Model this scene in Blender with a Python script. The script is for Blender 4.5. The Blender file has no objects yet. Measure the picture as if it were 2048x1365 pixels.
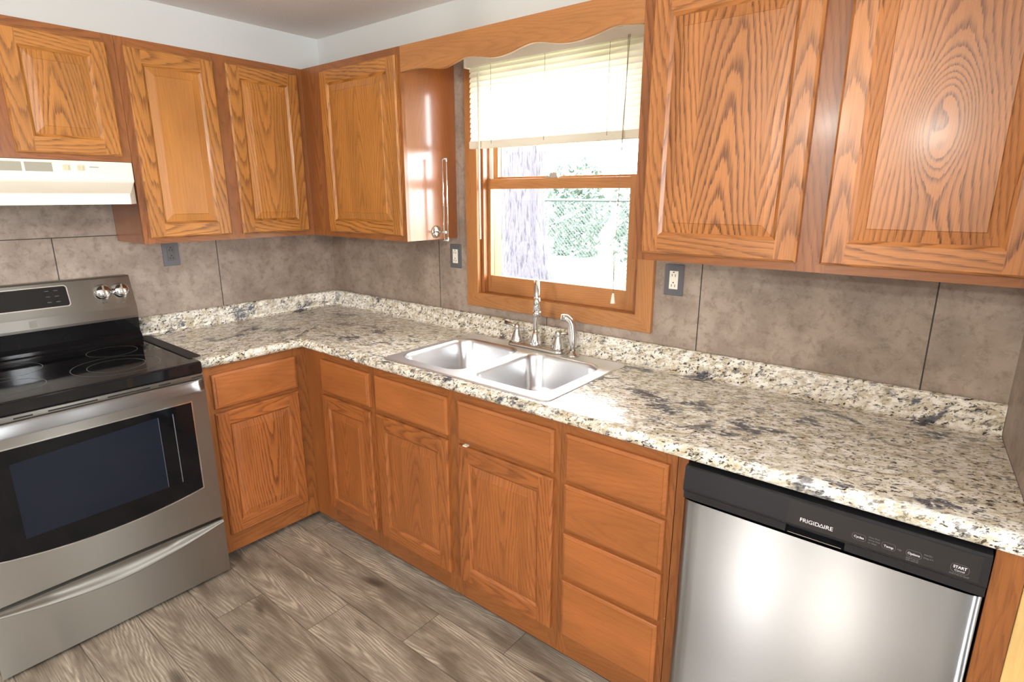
import bpy, bmesh, math, random
from math import sin, cos, pi, sqrt
from mathutils import Vector, Matrix

SC = bpy.context.scene
COL = SC.collection
random.seed(7)

# ------------------------------------------------------------------ camera
YAW, PITCH, ROLL = 0.677738984772279, -0.2498604542771722, 0.001380978527796965
fw = Vector((-sin(YAW) * cos(PITCH), cos(YAW) * cos(PITCH), sin(PITCH)))
rt = Vector((cos(YAW), sin(YAW), 0))
up = rt.cross(fw)
r2 = rt * cos(ROLL) + up * sin(ROLL)
u2 = up * cos(ROLL) - rt * sin(ROLL)
M = Matrix((r2, u2, -fw)).transposed().to_4x4()
M.translation = Vector((2.9930, -2.0130, 1.5622))
cam_d = bpy.data.cameras.new('camera')
cam_d.sensor_width = 36.0
cam_d.lens = 1145.71 / 2048 * 36
cam_d.clip_start = 0.02
cam = bpy.data.objects.new('camera', cam_d)
COL.objects.link(cam)
cam.matrix_world = M
SC.camera = cam

# ------------------------------------------------------------------ sky, added lamps, exposure
SKY = 26.0
W = bpy.data.worlds.new('sky')
SC.world = W
W.use_nodes = True
bgn = W.node_tree.nodes['Background']
bgn.inputs[0].default_value = (0.93, 0.97, 1.0, 1)
bgn.inputs[1].default_value = SKY
SC.view_settings.view_transform = 'Standard'
SC.view_settings.look = 'None'
SC.view_settings.exposure = 0.02
SC.view_settings.gamma = 1.0
SC.view_settings.use_curve_mapping = False
SC.cycles.use_denoising = True
SC.cycles.max_bounces = 8
SC.cycles.sample_clamp_indirect = 60.0


def area(name, loc, direction, sx, sy, power, colour=(1, 1, 1), portal=False, shape='RECTANGLE'):
    d = bpy.data.lights.new(name, 'AREA')
    d.shape = shape
    d.size, d.size_y = sx, sy
    d.energy = power
    d.color = colour
    if portal:
        d.cycles.is_portal = True
    o = bpy.data.objects.new(name, d)
    COL.objects.link(o)
    o.location = loc
    o.rotation_euler = Vector(direction).to_track_quat('-Z', 'Y').to_euler()
    return o


area('window_portal', (1.58, 0.30, 1.6), (0, -1, 0), 0.95, 1.15, 10, portal=True)
area('window_portal', (1.88, -4.62, 1.10), (0, 1, 0), 0.20, 1.98, 10, portal=True)  # this and the next two: portals of the added windows
area('window_portal', (5.42, -.67, 1.45), (-1, 0, 0), .30, 1.3, 10, portal=True)
area('window_portal', (5.42, -2.475, 1.475), (-1, 0, 0), 1.25, 1.25, 10, portal=True)
for lx, ly, lw, lr in ((2.20, -2.55, 36, .04), (2.64, -3.60, 75, .04)):  # unseen lamps, added for room light and the dishwasher's highlights
    lamp_d = bpy.data.lights.new('added_lamp_light', 'POINT')
    lamp_d.energy = lw
    lamp_d.color = (1.0, .93, .84)
    lamp_d.shadow_soft_size = lr
    lamp_o = bpy.data.objects.new('added_lamp_light', lamp_d)
    COL.objects.link(lamp_o)
    lamp_o.location = (lx, ly, 1.96)

# ------------------------------------------------------------------ node mini-language


class N:
    def __init__(s, t, sock):
        s.t, s.k = t, sock

    def _m(s, op, *a):
        return s.t.math(op, s, *a)

    def __add__(s, o): return s._m('ADD', o)
    __radd__ = __add__
    def __sub__(s, o): return s._m('SUBTRACT', o)
    def __rsub__(s, o): return s.t.math('SUBTRACT', o, s)
    def __mul__(s, o): return s._m('MULTIPLY', o)
    __rmul__ = __mul__
    def __truediv__(s, o): return s._m('DIVIDE', o)
    def fract(s): return s._m('FRACT')
    def floor(s): return s._m('FLOOR')
    def abs(s): return s._m('ABSOLUTE')
    def sqrt(s): return s._m('SQRT')
    def min(s, o): return s._m('MINIMUM', o)
    def max(s, o): return s._m('MAXIMUM', o)
    def gt(s, o): return s._m('GREATER_THAN', o)
    def sin(s): return s._m('SINE')
    def exp(s): return s._m('EXPONENT')

    def step(s, a, b):          # smoothstep a..b -> 0..1
        n = s.t.new('ShaderNodeMapRange')
        n.interpolation_type = 'SMOOTHSTEP'
        s.t.put(n.inputs['Value'], s)
        n.inputs['From Min'].default_value = a
        n.inputs['From Max'].default_value = b
        return N(s.t, n.outputs['Result'])


class T:
    def __init__(s, name):
        s.m = bpy.data.materials.new(name)
        s.m.use_nodes = True
        s.nt = s.m.node_tree
        s.b = s.nt.nodes['Principled BSDF']
        s.out = s.nt.nodes['Material Output']

    def new(s, k): return s.nt.nodes.new(k)

    def put(s, inp, v):
        if isinstance(v, N):
            s.nt.links.new(v.k, inp)
        elif isinstance(v, (tuple, list)):
            inp.default_value = tuple(v) if len(v) == len(inp.default_value) else tuple(v) + (1,)
        else:
            inp.default_value = v

    def math(s, op, *a):
        n = s.new('ShaderNodeMath')
        n.operation = op
        for i, v in enumerate(a):
            s.put(n.inputs[i], v)
        return N(s, n.outputs[0])

    def uv(s, name):
        n = s.new('ShaderNodeUVMap')
        n.uv_map = name
        return s.sep(N(s, n.outputs[0]))

    def sep(s, v):
        n = s.new('ShaderNodeSeparateXYZ')
        s.put(n.inputs[0], v)
        return [N(s, n.outputs[i]) for i in range(3)]

    def obj(s):
        return s.sep(N(s, s.new('ShaderNodeTexCoord').outputs['Object']))

    def gen_pos(s):
        return s.sep(N(s, s.new('ShaderNodeNewGeometry').outputs['Position']))

    def vec(s, x=0., y=0., z=0.):
        n = s.new('ShaderNodeCombineXYZ')
        for i, v in enumerate((x, y, z)):
            s.put(n.inputs[i], v)
        return N(s, n.outputs[0])

    def noise(s, v, scale=1., detail=2., rough=.5, dist=0.):
        n = s.new('ShaderNodeTexNoise')
        s.put(n.inputs['Vector'], v)
        n.inputs['Scale'].default_value = scale
        n.inputs['Detail'].default_value = detail
        n.inputs['Roughness'].default_value = rough
        n.inputs['Distortion'].default_value = dist
        return N(s, n.outputs['Fac'])

    def white(s, v):
        n = s.new('ShaderNodeTexWhiteNoise')
        n.noise_dimensions = '3D'
        s.put(n.inputs['Vector'], v)
        return N(s, n.outputs['Value'])

    def voro(s, v, scale=1., feature='F1'):
        n = s.new('ShaderNodeTexVoronoi')
        n.feature = feature
        s.put(n.inputs['Vector'], v)
        n.inputs['Scale'].default_value = scale
        return N(s, n.outputs['Distance'])

    def mix(s, f, a, b):
        n = s.new('ShaderNodeMix')
        n.data_type = 'RGBA'
        s.put(n.inputs['Factor'], f)
        s.put(n.inputs[6], a)
        s.put(n.inputs[7], b)
        return N(s, n.outputs[2])

    def set(s, **k):
        for a, v in k.items():
            s.put(s.b.inputs[a.replace('_', ' ')], v)
        return s

    def bump(s, h, strength=.3, dist=.001):
        n = s.new('ShaderNodeBump')
        n.inputs['Strength'].default_value = strength
        n.inputs['Distance'].default_value = dist
        s.put(n.inputs['Height'], h)
        s.nt.links.new(n.outputs[0], s.b.inputs['Normal'])
        return s


def srgb(r, g, b):
    f = lambda c: ((c / 255 + .055) / 1.055) ** 2.4 if c > 10 else c / 255 / 12.92
    return (f(r), f(g), f(b))


def plain(name, col, rough=.5, metal=0., **k):
    t = T(name)
    t.set(Base_Color=col, Roughness=rough, Metallic=metal, **k)
    return t.m


def oak(name, light, dark, K=86., strength=1., rough=.36, knot=None, coat=.14, crough=.16):
    """flat-sawn oak; UV 'grain' is in metres along/across each board, 'seed' tells boards apart,
    'look' holds the board's own grain contrast and the width of the glued-up strips"""
    t = T(name)
    u, v, _ = t.uv('grain')
    s0, o, _ = t.uv('seed')
    gl, wd, _ = t.uv('look')
    uo = u + o + wd * 20.5
    si = (uo / wd).floor()
    ul = ((uo / wd).fract() - .5) * wd
    s = t.white(t.vec(si, s0 * 57., 1.))
    s3 = t.white(t.vec(si, s0 * 91., 5.))
    sg = s3.gt(.5) * 2. - 1.
    warp = t.noise(t.vec(ul * 5., v * 1.6, s * 47.), 1., 2.) - .5
    a = ul + (s3 - .5) * .05 + warp * .055
    r = (a * a + .0010).sqrt()
    jag = t.noise(t.vec(ul * 240., v * 10., s * 13.), 1., 2.) - .5
    med = t.noise(t.vec(ul * 15., v * 3.4, s * 71.), 1., 2.) - .5
    ph = r * K + v * sg * (5. + s * 6.) + med * 1.7 + jag * .55 + s * 19.
    if knot:
        du, dv = u - knot[0], (v - knot[1]) * .50
        rr = du * du + dv * dv
        ph = ph * (1. - (rr * (-420.)).exp() * .55) + (rr * (-1500.)).exp() * 4.6
    f = ph.fract()
    band = (1. - f.step(.0, .52)) + f.step(.90, 1.)
    pores = t.noise(t.vec(ul * 800., v * 15., s * 5.), 1., 2., .6).step(.38, .62)
    fine = t.noise(t.vec(ul * 420., v * 5., s * 9.), 1., 3., .6)
    blot = t.noise(t.vec(ul * 9., v * 2.2, s * 31.), 1., 3.)
    near = 1. - (a.abs()).step(.04, .14) * .45
    lt = t.mix(blot.step(.3, .7), tuple(c * .80 for c in light), tuple(min(1, c * 1.12) for c in light))
    lt = t.mix(s * .22, lt, tuple(c * .55 for c in light))
    lt = t.mix((1. - fine.step(.25, .62)) * .28, lt, dark)
    fac = band * (pores * .62 + .30) * near * gl * strength
    col = t.mix(fac.min(1.), lt, dark)
    t.set(Base_Color=col, Roughness=rough + 0., Specular_IOR_Level=.5)
    t.b.inputs['Coat Weight'].default_value = coat
    t.b.inputs['Coat Roughness'].default_value = crough
    t.bump(1. - band * pores, .08, .0004)
    return t.m


OAK_L, OAK_D = srgb(196, 131, 62), srgb(86, 44, 15)
M_oak = oak('oak', OAK_L, OAK_D)
M_oak_knotless = oak('oak_bold', srgb(196, 128, 70), OAK_D, K=70.)
M_oak_knot = oak('oak_with_knot', srgb(196, 128, 72), OAK_D, K=80., knot=(.000, -.030))
M_oak_frame = oak('oak_frame', srgb(160, 98, 50), srgb(88, 46, 20), K=80., strength=.7, rough=.36)
M_oak_base = oak('oak_low', srgb(176, 106, 54), srgb(84, 40, 16), K=92., strength=.85, rough=.36)
M_oak_plain = oak('oak_veneer', srgb(168, 98, 48), srgb(110, 58, 26), K=60., strength=.45, rough=.34, coat=.8, crough=.15)
M_oak_drawer = oak('oak_drawer', srgb(178, 108, 56), srgb(104, 54, 24), K=62., strength=.5, rough=.36)
M_oak_trim = oak('oak_trim', srgb(188, 128, 74), srgb(130, 78, 38), K=130., strength=.5, rough=.4)
M_pine = oak('raw_pine', srgb(226, 190, 122), srgb(190, 140, 76), K=60., strength=.5, rough=.6)


def granite():
    t = T('granite_laminate')
    u, v, _ = t.uv('grain')
    flow = t.noise(t.vec(u * 4., v * 6., 1.), 1., 2.) - .5
    p = t.vec(u * .8 + flow * .10, v + u * .22, 0.)
    q = t.vec(u * .75 + flow * .05, v + u * .26, 4.)
    base = t.mix(t.noise(p, 29., 5., .7).step(.38, .60), srgb(192, 180, 154), srgb(240, 236, 226))
    tan = t.noise(q, 17., 5., .72, .6).step(.54, .66)
    base = t.mix(tan * .5, base, srgb(172, 154, 112))
    gre = t.noise(t.vec(u * .7, v + u * .2, 9.), 8.5, 5., .62, .5).step(.555, .63)
    gren = t.noise(q, 42., 4., .7).step(.34, .52)
    base = t.mix(gre * gren, base, srgb(82, 84, 92))
    gre2 = t.noise(t.vec(u * .65, v + u * .25, 17.), 36., 4., .72, .5).step(.555, .63)
    base = t.mix(gre2 * .85, base, srgb(108, 104, 102))
    blk = t.noise(t.vec(u * .72, v + u * .3, 23.), 96., 4., .7, .5).step(.54, .60)
    dens = t.noise(p, 9., 3.).step(.36, .58)
    base = t.mix(blk * (.6 + .4 * dens), base, srgb(50, 36, 30))
    wht = t.noise(t.vec(u * .7, v, 31.), 46., 4., .62).step(.57, .64)
    base = t.mix(wht * .8, base, srgb(250, 246, 238))
    t.set(Base_Color=base, Roughness=.24)
    t.bump(t.noise(p, 120., 2.), .05, .0005)
    return t.m


M_granite = granite()


def tile(name, axis, seams, zseam):
    t = T(name)
    x, y, z = t.gen_pos()
    c = x if axis == 0 else y
    a = t.noise(t.vec(x, y, z), 5., 5., .6)
    b = t.noise(t.vec(x, y, z), 30., 6., .72, .3)
    d = t.noise(t.vec(x, y, z), 150., 3., .7)
    col = t.mix(a.step(.32, .68), srgb(142, 126, 113), srgb(176, 160, 146))
    col = t.mix(b.step(.46, .70) * .55, col, srgb(108, 91, 77))
    col = t.mix(d.step(.55, .75) * .3, col, srgb(206, 192, 178))
    m = None
    for s_, lo, hi in seams:
        k = (1. - ((c - s_).abs()).step(.0012, .0026)) * z.gt(lo) * (1. - z.gt(hi))
        m = k if m is None else m.max(k)
    for zz, lo, hi in zseam:
        k = (1. - ((z - zz).abs()).step(.0010, .0024)) * c.gt(lo) * (1. - c.gt(hi))
        m = k if m is None else m.max(k)
    if m is not None:
        col = t.mix(m, col, srgb(38, 34, 30))
        t.bump(b * .2 - m, .3, .002)
    t.set(Base_Color=col, Roughness=.5)
    return t.m


M_tile_back = tile('tile_back', 0, [(.906, 0, 3), (1.568, 0, 3), (2.242, 0, 3), (2.925, 0, 3)], [])
M_tile_left = tile('tile_left', 1, [(-.675, 0, 1.386), (-1.338, 0, 1.386), (-1.10, 1.386, 2), (-1.78, 1.386, 2)], [(1.386, -4, 0)])
M_tile_right = tile('tile_right', 1, [], [])


def paint(name, col, bump=.15, scale=180.):
    t = T(name)
    x, y, z = t.gen_pos()
    n = t.noise(t.vec(x, y, z), scale, 3.)
    t.set(Base_Color=col, Roughness=.75)
    t.bump(n, bump, .003)
    return t.m


M_wall = paint('painted_wall', srgb(226, 230, 229))
M_wall_room = paint('taupe_wall', srgb(142, 134, 124))
M_ceil = paint('textured_ceiling', srgb(243, 240, 236), .6, 120.)


def floor_mat():
    t = T('vinyl_plank')
    x, y, z = t.gen_pos()
    rowf = (y + .703) / .187
    row = rowf.floor()
    fr = rowf.fract()
    # joints step about a third of a metre each row
    xx = (x - 1.574 - 1.22 * 4 - (row + 1.) * .325) / 1.22 + 20.
    pl = xx.floor()
    fx = xx.fract()
    rnd = t.white(t.vec(row, pl, 1.))
    rnd2 = t.white(t.vec(pl, row, 5.))
    gx = x + rnd * 40.
    gy = (fr - .5) * .187
    warp = t.noise(t.vec(gx * 1.6, gy * 8., rnd * 9.), 1., 2.) - .5
    a = gy + (rnd2 - .5) * .12 + warp * .09
    rr = (a * a + .0009).sqrt()
    ph = rr * 120. + gx * 7.5 + (t.noise(t.vec(gx * 9., gy * 60., 3.), 1., 3.) - .5) * 1.4
    ring = 1. - (ph.fract() - .5).abs().step(.05, .5)
    fine = t.noise(t.vec(gx * 7., gy * 260., rnd * 5.), 1., 4., .7)
    cloud = t.noise(t.vec(gx * 2.6, gy * 11., rnd * 3.), 1., 3., .6, .3)
    knot = t.noise(t.vec(gx * 3.4, gy * 10., rnd * 21.), 1., 1., .5).step(.66, .78)
    col = t.mix(cloud.step(.3, .7), srgb(122, 111, 98), srgb(220, 209, 192))
    col = t.mix(rnd * .40, col, srgb(112, 98, 82))
    col = t.mix((1. - fine.step(.28, .62)) * .55, col, srgb(78, 66, 54))
    col = t.mix(ring * .55 * cloud.step(.35, .6), col, srgb(80, 66, 54))
    col = t.mix(fine.step(.6, .8) * .4, col, srgb(226, 218, 204))
    col = t.mix(knot * .7, col, srgb(62, 50, 42))
    e1 = (fr.min(1. - fr) * .187)
    e2 = (fx.min(1. - fx) * 1.22)
    seam = 1. - e1.min(e2).step(.0006, .0022)
    col = t.mix(seam * .7, col, srgb(58, 50, 44))
    t.set(Base_Color=col, Roughness=.42 + .12 * fine)
    t.bump(fine * .5 - seam, .25, .0012)
    return t.m


M_floor = floor_mat()


def steel(name, col=(.60, .60, .61), rough=.30, aniso=.75, line=900.):
    t = T(name)
    u, v, _ = t.uv('grain')
    n = t.noise(t.vec(u * line, v * 4., 0.), 1., 2., .6)
    t.set(Base_Color=col, Metallic=1., Roughness=rough, Anisotropic=aniso)
    tg = t.new('ShaderNodeTangent')
    tg.direction_type = 'UV_MAP'
    tg.uv_map = 'grain'
    t.nt.links.new(tg.outputs[0], t.b.inputs['Tangent'])
    t.bump(n, .02, .0004)
    return t.m


M_steel = steel('brushed_steel', (.45, .46, .475), .43, 1.0)
M_steel_warm = steel('brushed_steel_range', (.37, .35, .315), .36, .95)
M_sink = steel('sink_steel', (.72, .73, .75), .30, .30, 500.)
M_rim = steel('sink_rim_steel', (.80, .81, .83), .46, 0., 500.)
M_nickel = plain('brushed_nickel', (.56, .53, .49), .26, 1.)
M_chrome = plain('chrome', (.80, .81, .82), .09, 1.)
M_black_gloss = plain('black_glass', (.006, .006, .007), .06)
M_oven_glass = plain('oven_glass', (.004, .004, .005), .06, Specular_IOR_Level=.28)
M_black_plastic = plain('black_plastic', (.014, .014, .017), .30)
M_black_matte = plain('black_rubber', (.013, .012, .012), .55)
M_dark = plain('dark_gap', (.010, .009, .008), .8)
M_console = plain('console_black', (.020, .018, .018), .36)
M_oven_in = plain('oven_inner_glass', (.008, .011, .020), .10, Specular_IOR_Level=.28)
M_ring = plain('burner_print', (.16, .16, .17), .35)
M_print = plain('white_print', (.72, .72, .72), .5)
M_print_dim = plain('grey_print', (.22, .22, .22), .5)
M_pane_reflection = plain('pane_reflection', (.11, .12, .14), .4)  # tone of the reflection lines painted on the oven glass
M_print_dark = plain('dark_print', (.05, .05, .05), .5)
M_hood = plain('hood_enamel', srgb(236, 234, 224), .32)
M_grille = plain('hood_grille', srgb(166, 162, 148), .5)
M_hood_dim = plain('hood_controls', srgb(214, 204, 178), .4)
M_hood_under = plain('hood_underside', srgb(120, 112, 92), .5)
M_plate = plain('outlet_plate', srgb(98, 98, 102), .35)
M_recept = plain('white_receptacle', srgb(240, 236, 222), .35)
M_recept_grey = plain('grey_receptacle', srgb(92, 90, 90), .35)
M_cream = plain('cream_plastic', srgb(232, 226, 208), .4)
M_toe = plain('toe_kick_dark', srgb(62, 44, 36), .7)
M_cord = plain('cord', srgb(150, 140, 110), .6)
M_vinyl = plain('white_vinyl', srgb(232, 232, 230), .4)
M_emblem = plain('grey_emblem', srgb(130, 126, 116), .4)
M_wire = plain('galvanised_wire', (.03, .042, .042), .5, .3)
M_grass = plain('grass', srgb(120, 128, 104), .9)
M_eave = plain('eave_paint', srgb(150, 140, 100), .8)


def slat_mat():
    t = T('blind_slat')
    t.set(Base_Color=srgb(246, 244, 232), Roughness=.45)
    tr = t.new('ShaderNodeBsdfTranslucent')
    tr.inputs[0].default_value = srgb(250, 246, 226) + (1,)
    mx = t.new('ShaderNodeMixShader')
    mx.inputs[0].default_value = .27
    t.nt.links.new(t.b.outputs[0], mx.inputs[1])
    t.nt.links.new(tr.outputs[0], mx.inputs[2])
    t.nt.links.new(mx.outputs[0], t.out.inputs[0])
    return t.m


M_slat = slat_mat()


def glass_mat():
    t = T('window_glass')
    tr = t.new('ShaderNodeBsdfTransparent')
    gl = t.new('ShaderNodeBsdfGlossy')
    gl.inputs['Roughness'].default_value = .02
    fr = t.new('ShaderNodeFresnel')
    fr.inputs[0].default_value = 1.45
    mx = t.new('ShaderNodeMixShader')
    bf = t.new('ShaderNodeNewGeometry')
    fac = t.math('MULTIPLY', N(t, fr.outputs[0]), t.math('SUBTRACT', 1., N(t, bf.outputs['Backfacing'])))
    t.put(mx.inputs[0], fac)
    t.nt.links.new(tr.outputs[0], mx.inputs[1])
    t.nt.links.new(gl.outputs[0], mx.inputs[2])
    t.nt.links.new(mx.outputs[0], t.out.inputs[0])
    return t.m


M_glass = glass_mat()


def bark_mat():
    t = T('bark')
    x, y, z = t.gen_pos()
    n = t.noise(t.vec(x * 42., y * 42., z * 5.), 1., 3., .6, .3)
    c = t.mix(n.step(.34, .50), srgb(44, 41, 49), srgb(70, 66, 74))
    t.set(Base_Color=c, Roughness=.9)
    t.bump(n, .8, .05)
    return t.m


M_bark = bark_mat()


def leaf_mat():
    t = T('foliage')
    x, y, z = t.gen_pos()
    n = t.noise(t.vec(x, y, z), 5., 4., .7)
    c = t.mix(n.step(.35, .62), srgb(58, 76, 68), srgb(96, 108, 96))
    t.set(Base_Color=c, Roughness=.8)
    return t.m


M_leaf = leaf_mat()

# ------------------------------------------------------------------ mesh builder


def R():
    return random.random()


class MB:
    """collects faces with grain UVs (u across, v along the grain, metres) and a seed per board"""

    def __init__(s, tf=None):
        s.v, s.f, s.uv, s.sd, s.mi, s.sm, s.lk = [], [], [], [], [], [], []
        s.look = (1., 9.)
        s.tf = tf
        s.seed = (R(), 0.)

    def board(s, spread=.05):
        s.seed = (R(), (R() - .5) * 2 * spread)
        s.look = (.55 + .6 * R(), 9.)
        return s

    def face(s, pts, uvs, smooth=False, mi=0):
        b = len(s.v)
        for p in pts:
            s.v.append(Vector(s.tf(*p)) if s.tf else Vector(p))
        s.f.append(tuple(range(b, b + len(pts))))
        s.uv.append(uvs)
        s.sd.append(s.seed)
        s.lk.append(s.look)
        s.mi.append(mi)
        s.sm.append(smooth)

    def quad(s, pts, axis, mi=0, c=None, smooth=False):
        """grain along local axis 0/1/2"""
        if c is None:
            c = [sum(p[i] for p in pts) / len(pts) for i in range(3)]
        e = [max(p[i] for p in pts) - min(p[i] for p in pts) for i in range(3)]
        oth = [i for i in range(3) if i != axis]
        ac = oth[0] if e[oth[0]] >= e[oth[1]] else oth[1]
        s.face(pts, [(p[ac] - c[ac], p[axis] - c[axis]) for p in pts], smooth, mi)

    def box(s, x0, x1, y0, y1, z0, z1, axis=2, mi=0, skip=''):
        c = ((x0 + x1) / 2, (y0 + y1) / 2, (z0 + z1) / 2)
        P = lambda a, b, d: ((x0, x1)[a], (y0, y1)[b], (z0, z1)[d])
        fs = {'l': [(0, 0, 0), (0, 1, 0), (0, 1, 1), (0, 0, 1)], 'r': [(1, 0, 0), (1, 1, 0), (1, 1, 1), (1, 0, 1)],
              'f': [(0, 0, 0), (1, 0, 0), (1, 0, 1), (0, 0, 1)], 'b': [(0, 1, 0), (1, 1, 0), (1, 1, 1), (0, 1, 1)],
              'd': [(0, 0, 0), (1, 0, 0), (1, 1, 0), (0, 1, 0)], 't': [(0, 0, 1), (1, 0, 1), (1, 1, 1), (0, 1, 1)]}
        for k, q in fs.items():
            if k not in skip:
                s.quad([P(*i) for i in q], axis, mi, c)
        return s

    def loft(s, rings, closed=True, smooth=True, mi=0, cap0=False, cap1=False):
        n = len(rings[0])
        for a in range(len(rings) - 1):
            for i in range(n if closed else n - 1):
                j = (i + 1) % n
                pts = [rings[a][i], rings[a][j], rings[a + 1][j], rings[a + 1][i]]
                s.face(pts, [(i / n, a * .1), ((i + 1) / n, a * .1), ((i + 1) / n, a * .1 + .1), (i / n, a * .1 + .1)], smooth, mi)
        if cap0:
            s.face(list(rings[0]), [(p[0], p[1]) for p in rings[0]], False, mi)
        if cap1:
            s.face(list(rings[-1]), [(p[0], p[1]) for p in rings[-1]], False, mi)
        return s

    def lathe(s, c, axis, prof, n=24, mi=0, smooth=True):
        """prof: (radius, distance along axis)"""
        A = Vector(axis).normalized()
        U = A.orthogonal().normalized()
        V = A.cross(U)
        c = Vector(c)
        rings = [[tuple(c + A * h + (U * cos(2 * pi * i / n) + V * sin(2 * pi * i / n)) * r) for i in range(n)] for r, h in prof]
        return s.loft(rings, True, smooth, mi, prof[0][0] > 1e-5, prof[-1][0] > 1e-5)

    def tube(s, pts, rad, n=12, mi=0, caps=True):
        pts = [Vector(p) for p in pts]
        rads = rad if isinstance(rad, (list, tuple)) else [rad] * len(pts)
        rings = []
        U = None
        for i, p in enumerate(pts):
            d = (pts[min(i + 1, len(pts) - 1)] - pts[max(i - 1, 0)]).normalized()
            if U is None:
                U = d.orthogonal().normalized()
            U = (U - d * U.dot(d)).normalized()
            V = d.cross(U)
            rings.append([tuple(p + (U * cos(2 * pi * k / n) + V * sin(2 * pi * k / n)) * rads[i]) for k in range(n)])
        return s.loft(rings, True, True, mi, caps, caps)

    def build(s, name, mats, parent=None, bevel=0., seg=2, kind=None, merge=True, label=None):
        off = Vector(WORLD.get(parent.name, (0, 0, 0))) if parent is not None else Vector((0, 0, 0))
        me = bpy.data.meshes.new(name)
        me.from_pydata([tuple(p - off) for p in s.v], [], s.f)
        g = me.uv_layers.new(name='grain')
        sd = me.uv_layers.new(name='seed')
        lk = me.uv_layers.new(name='look')
        k = 0
        for fi in range(len(s.f)):
            for q in s.uv[fi]:
                g.data[k].uv = q
                sd.data[k].uv = s.sd[fi]
                lk.data[k].uv = s.lk[fi]
                k += 1
        for fi, p in enumerate(me.polygons):
            p.material_index = s.mi[fi]
            p.use_smooth = s.sm[fi]
        for m in (mats if isinstance(mats, (list, tuple)) else [mats]):
            me.materials.append(m)
        bm = bmesh.new()
        bm.from_mesh(me)
        if merge:
            bmesh.ops.remove_doubles(bm, verts=bm.verts, dist=1e-5)
        bmesh.ops.recalc_face_normals(bm, faces=bm.faces)
        bm.to_mesh(me)
        bm.free()
        o = bpy.data.objects.new(name, me)
        COL.objects.link(o)
        WORLD[o.name] = tuple(off)
        if parent is not None:
            o.parent = parent
        if bevel:
            b = o.modifiers.new('bevel', 'BEVEL')
            b.width = bevel
            b.segments = seg
            b.limit_method = 'ANGLE'
            b.angle_limit = math.radians(40)
            b.harden_normals = False
        if kind:
            o['kind'] = kind
        if label:
            o['label'] = label
        return o


WORLD = {}


def thing(name, label, cat, loc, group=None):
    o = bpy.data.objects.new(name, None)
    o.empty_display_size = .05
    COL.objects.link(o)
    o.location = loc
    WORLD[o.name] = tuple(loc)
    o['label'] = label
    o['category'] = cat
    if group:
        o['group'] = group
    return o


def tag(o, label, cat, group=None):
    o['label'] = label
    o['category'] = cat
    if group:
        o['group'] = group
    return o


# local frames: (s along wall, d out of the wall, z)
TB = lambda s, d, z: (s, -d, z)      # window wall, faces -y
TL = lambda s, d, z: (d, s, z)       # range wall, faces +x

# ------------------------------------------------------------------ key sizes (metres)
ZF = -.03
ZC = .916
ZU, ZUT = 1.362, 2.148
DU, DB, DC, DD = .315, .596, .632, .018
CEIL = 2.385
XR = 3.125
SKEW = .077                      # the short side wall leans outwards towards the room
XS = lambda d: XR + SKEW * d
BACK, FAR = -4.5, 5.3


# ------------------------------------------------------------------ room shell
def wall_boxes(b, x0, x1, y0, y1, holes, z0, z1, axis, zt):
    """axis-aligned wall with rectangular openings; lower part slot 0, upper part slot 1 (split at zt)"""
    def put(a0, a1, c0, c1):
        if a1 - a0 < 1e-4 or c1 - c0 < 1e-4:
            return
        for lo, hi, mi in ((c0, min(c1, zt), 0), (max(c0, zt), c1, 1)):
            if hi - lo > 1e-4:
                if axis == 0:
                    b.box(a0, a1, y0, y1, lo, hi, 2, mi)
                else:
                    b.box(x0, x1, a0, a1, lo, hi, 2, mi)
    a, e = (x0, x1) if axis == 0 else (y0, y1)
    for h0, h1, hz0, hz1 in holes:
        put(a, h0, z0, z1)
        put(h0, h1, z0, hz0)
        put(h0, h1, hz1, z1)
        a = h1
    put(a, e, z0, z1)


WX0, WX1, WZ0, WZ1 = 1.176, 2.000, 1.085, 2.105     # kitchen window opening
b = MB()
b.box(-.15, FAR + .15, BACK - .15, .15, ZF - .08, ZF)
b.build('floor', M_floor, kind='structure')
b = MB()
b.box(-.15, FAR + .15, BACK - .15, .15, CEIL, CEIL + .1)
b.build('ceiling', M_ceil, kind='structure')
b = MB()
wall_boxes(b, -.15, FAR + .15, 0, .15, [(WX0, WX1, WZ0, WZ1)], ZF, CEIL, 0, 2.16)
b.build('wall_window', [M_tile_back, M_wall], kind='structure')
b = MB()
wall_boxes(b, -.15, 0, -1.95, 0, [], ZF, CEIL, 1, 2.16)
wall_boxes(b, -.15, 0, BACK, -1.95, [], ZF, CEIL, 1, -5)
b.build('wall_range', [M_tile_left, M_wall], kind='structure')
b = MB()
for q in ([(XS(0), 0), (XS(.578), -.578)], [(XS(.578), -.578), (XS(.578) + .10, -.578)], [(XS(.578) + .10, -.578), (XS(0) + .10, 0)], [(XS(0) + .10, 0), (XS(0), 0)]):
    (xa, ya), (xb, yb_) = q
    b.quad([(xa, ya, ZF), (xb, yb_, ZF), (xb, yb_, CEIL), (xa, ya, CEIL)], 2)
for zz in (ZF, CEIL):
    b.quad([(XS(0), 0, zz), (XS(.578), -.578, zz), (XS(.578) + .10, -.578, zz), (XS(0) + .10, 0, zz)], 1)
b.build('wall_right', M_tile_right, kind='structure')
b = MB()
wall_boxes(b, -.15, FAR + .15, BACK - .15, BACK, [(1.78, 1.98, .10, 2.1)], ZF, CEIL, 0, -5)
b.build('wall_rear', [M_wall_room, M_wall_room], kind='structure')
b = MB()
wall_boxes(b, FAR, FAR + .15, BACK, 0, [(-3.1, -1.85, .85, 2.1), (-.82, -.52, .75, 2.1)], ZF, CEIL, 1, -5)
b.build('wall_far', [M_wall_room, M_wall_room], kind='structure')
b = MB().board()
b.box(3.1705, 3.285, -.606, -.582, ZF, .872, 2)
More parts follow.
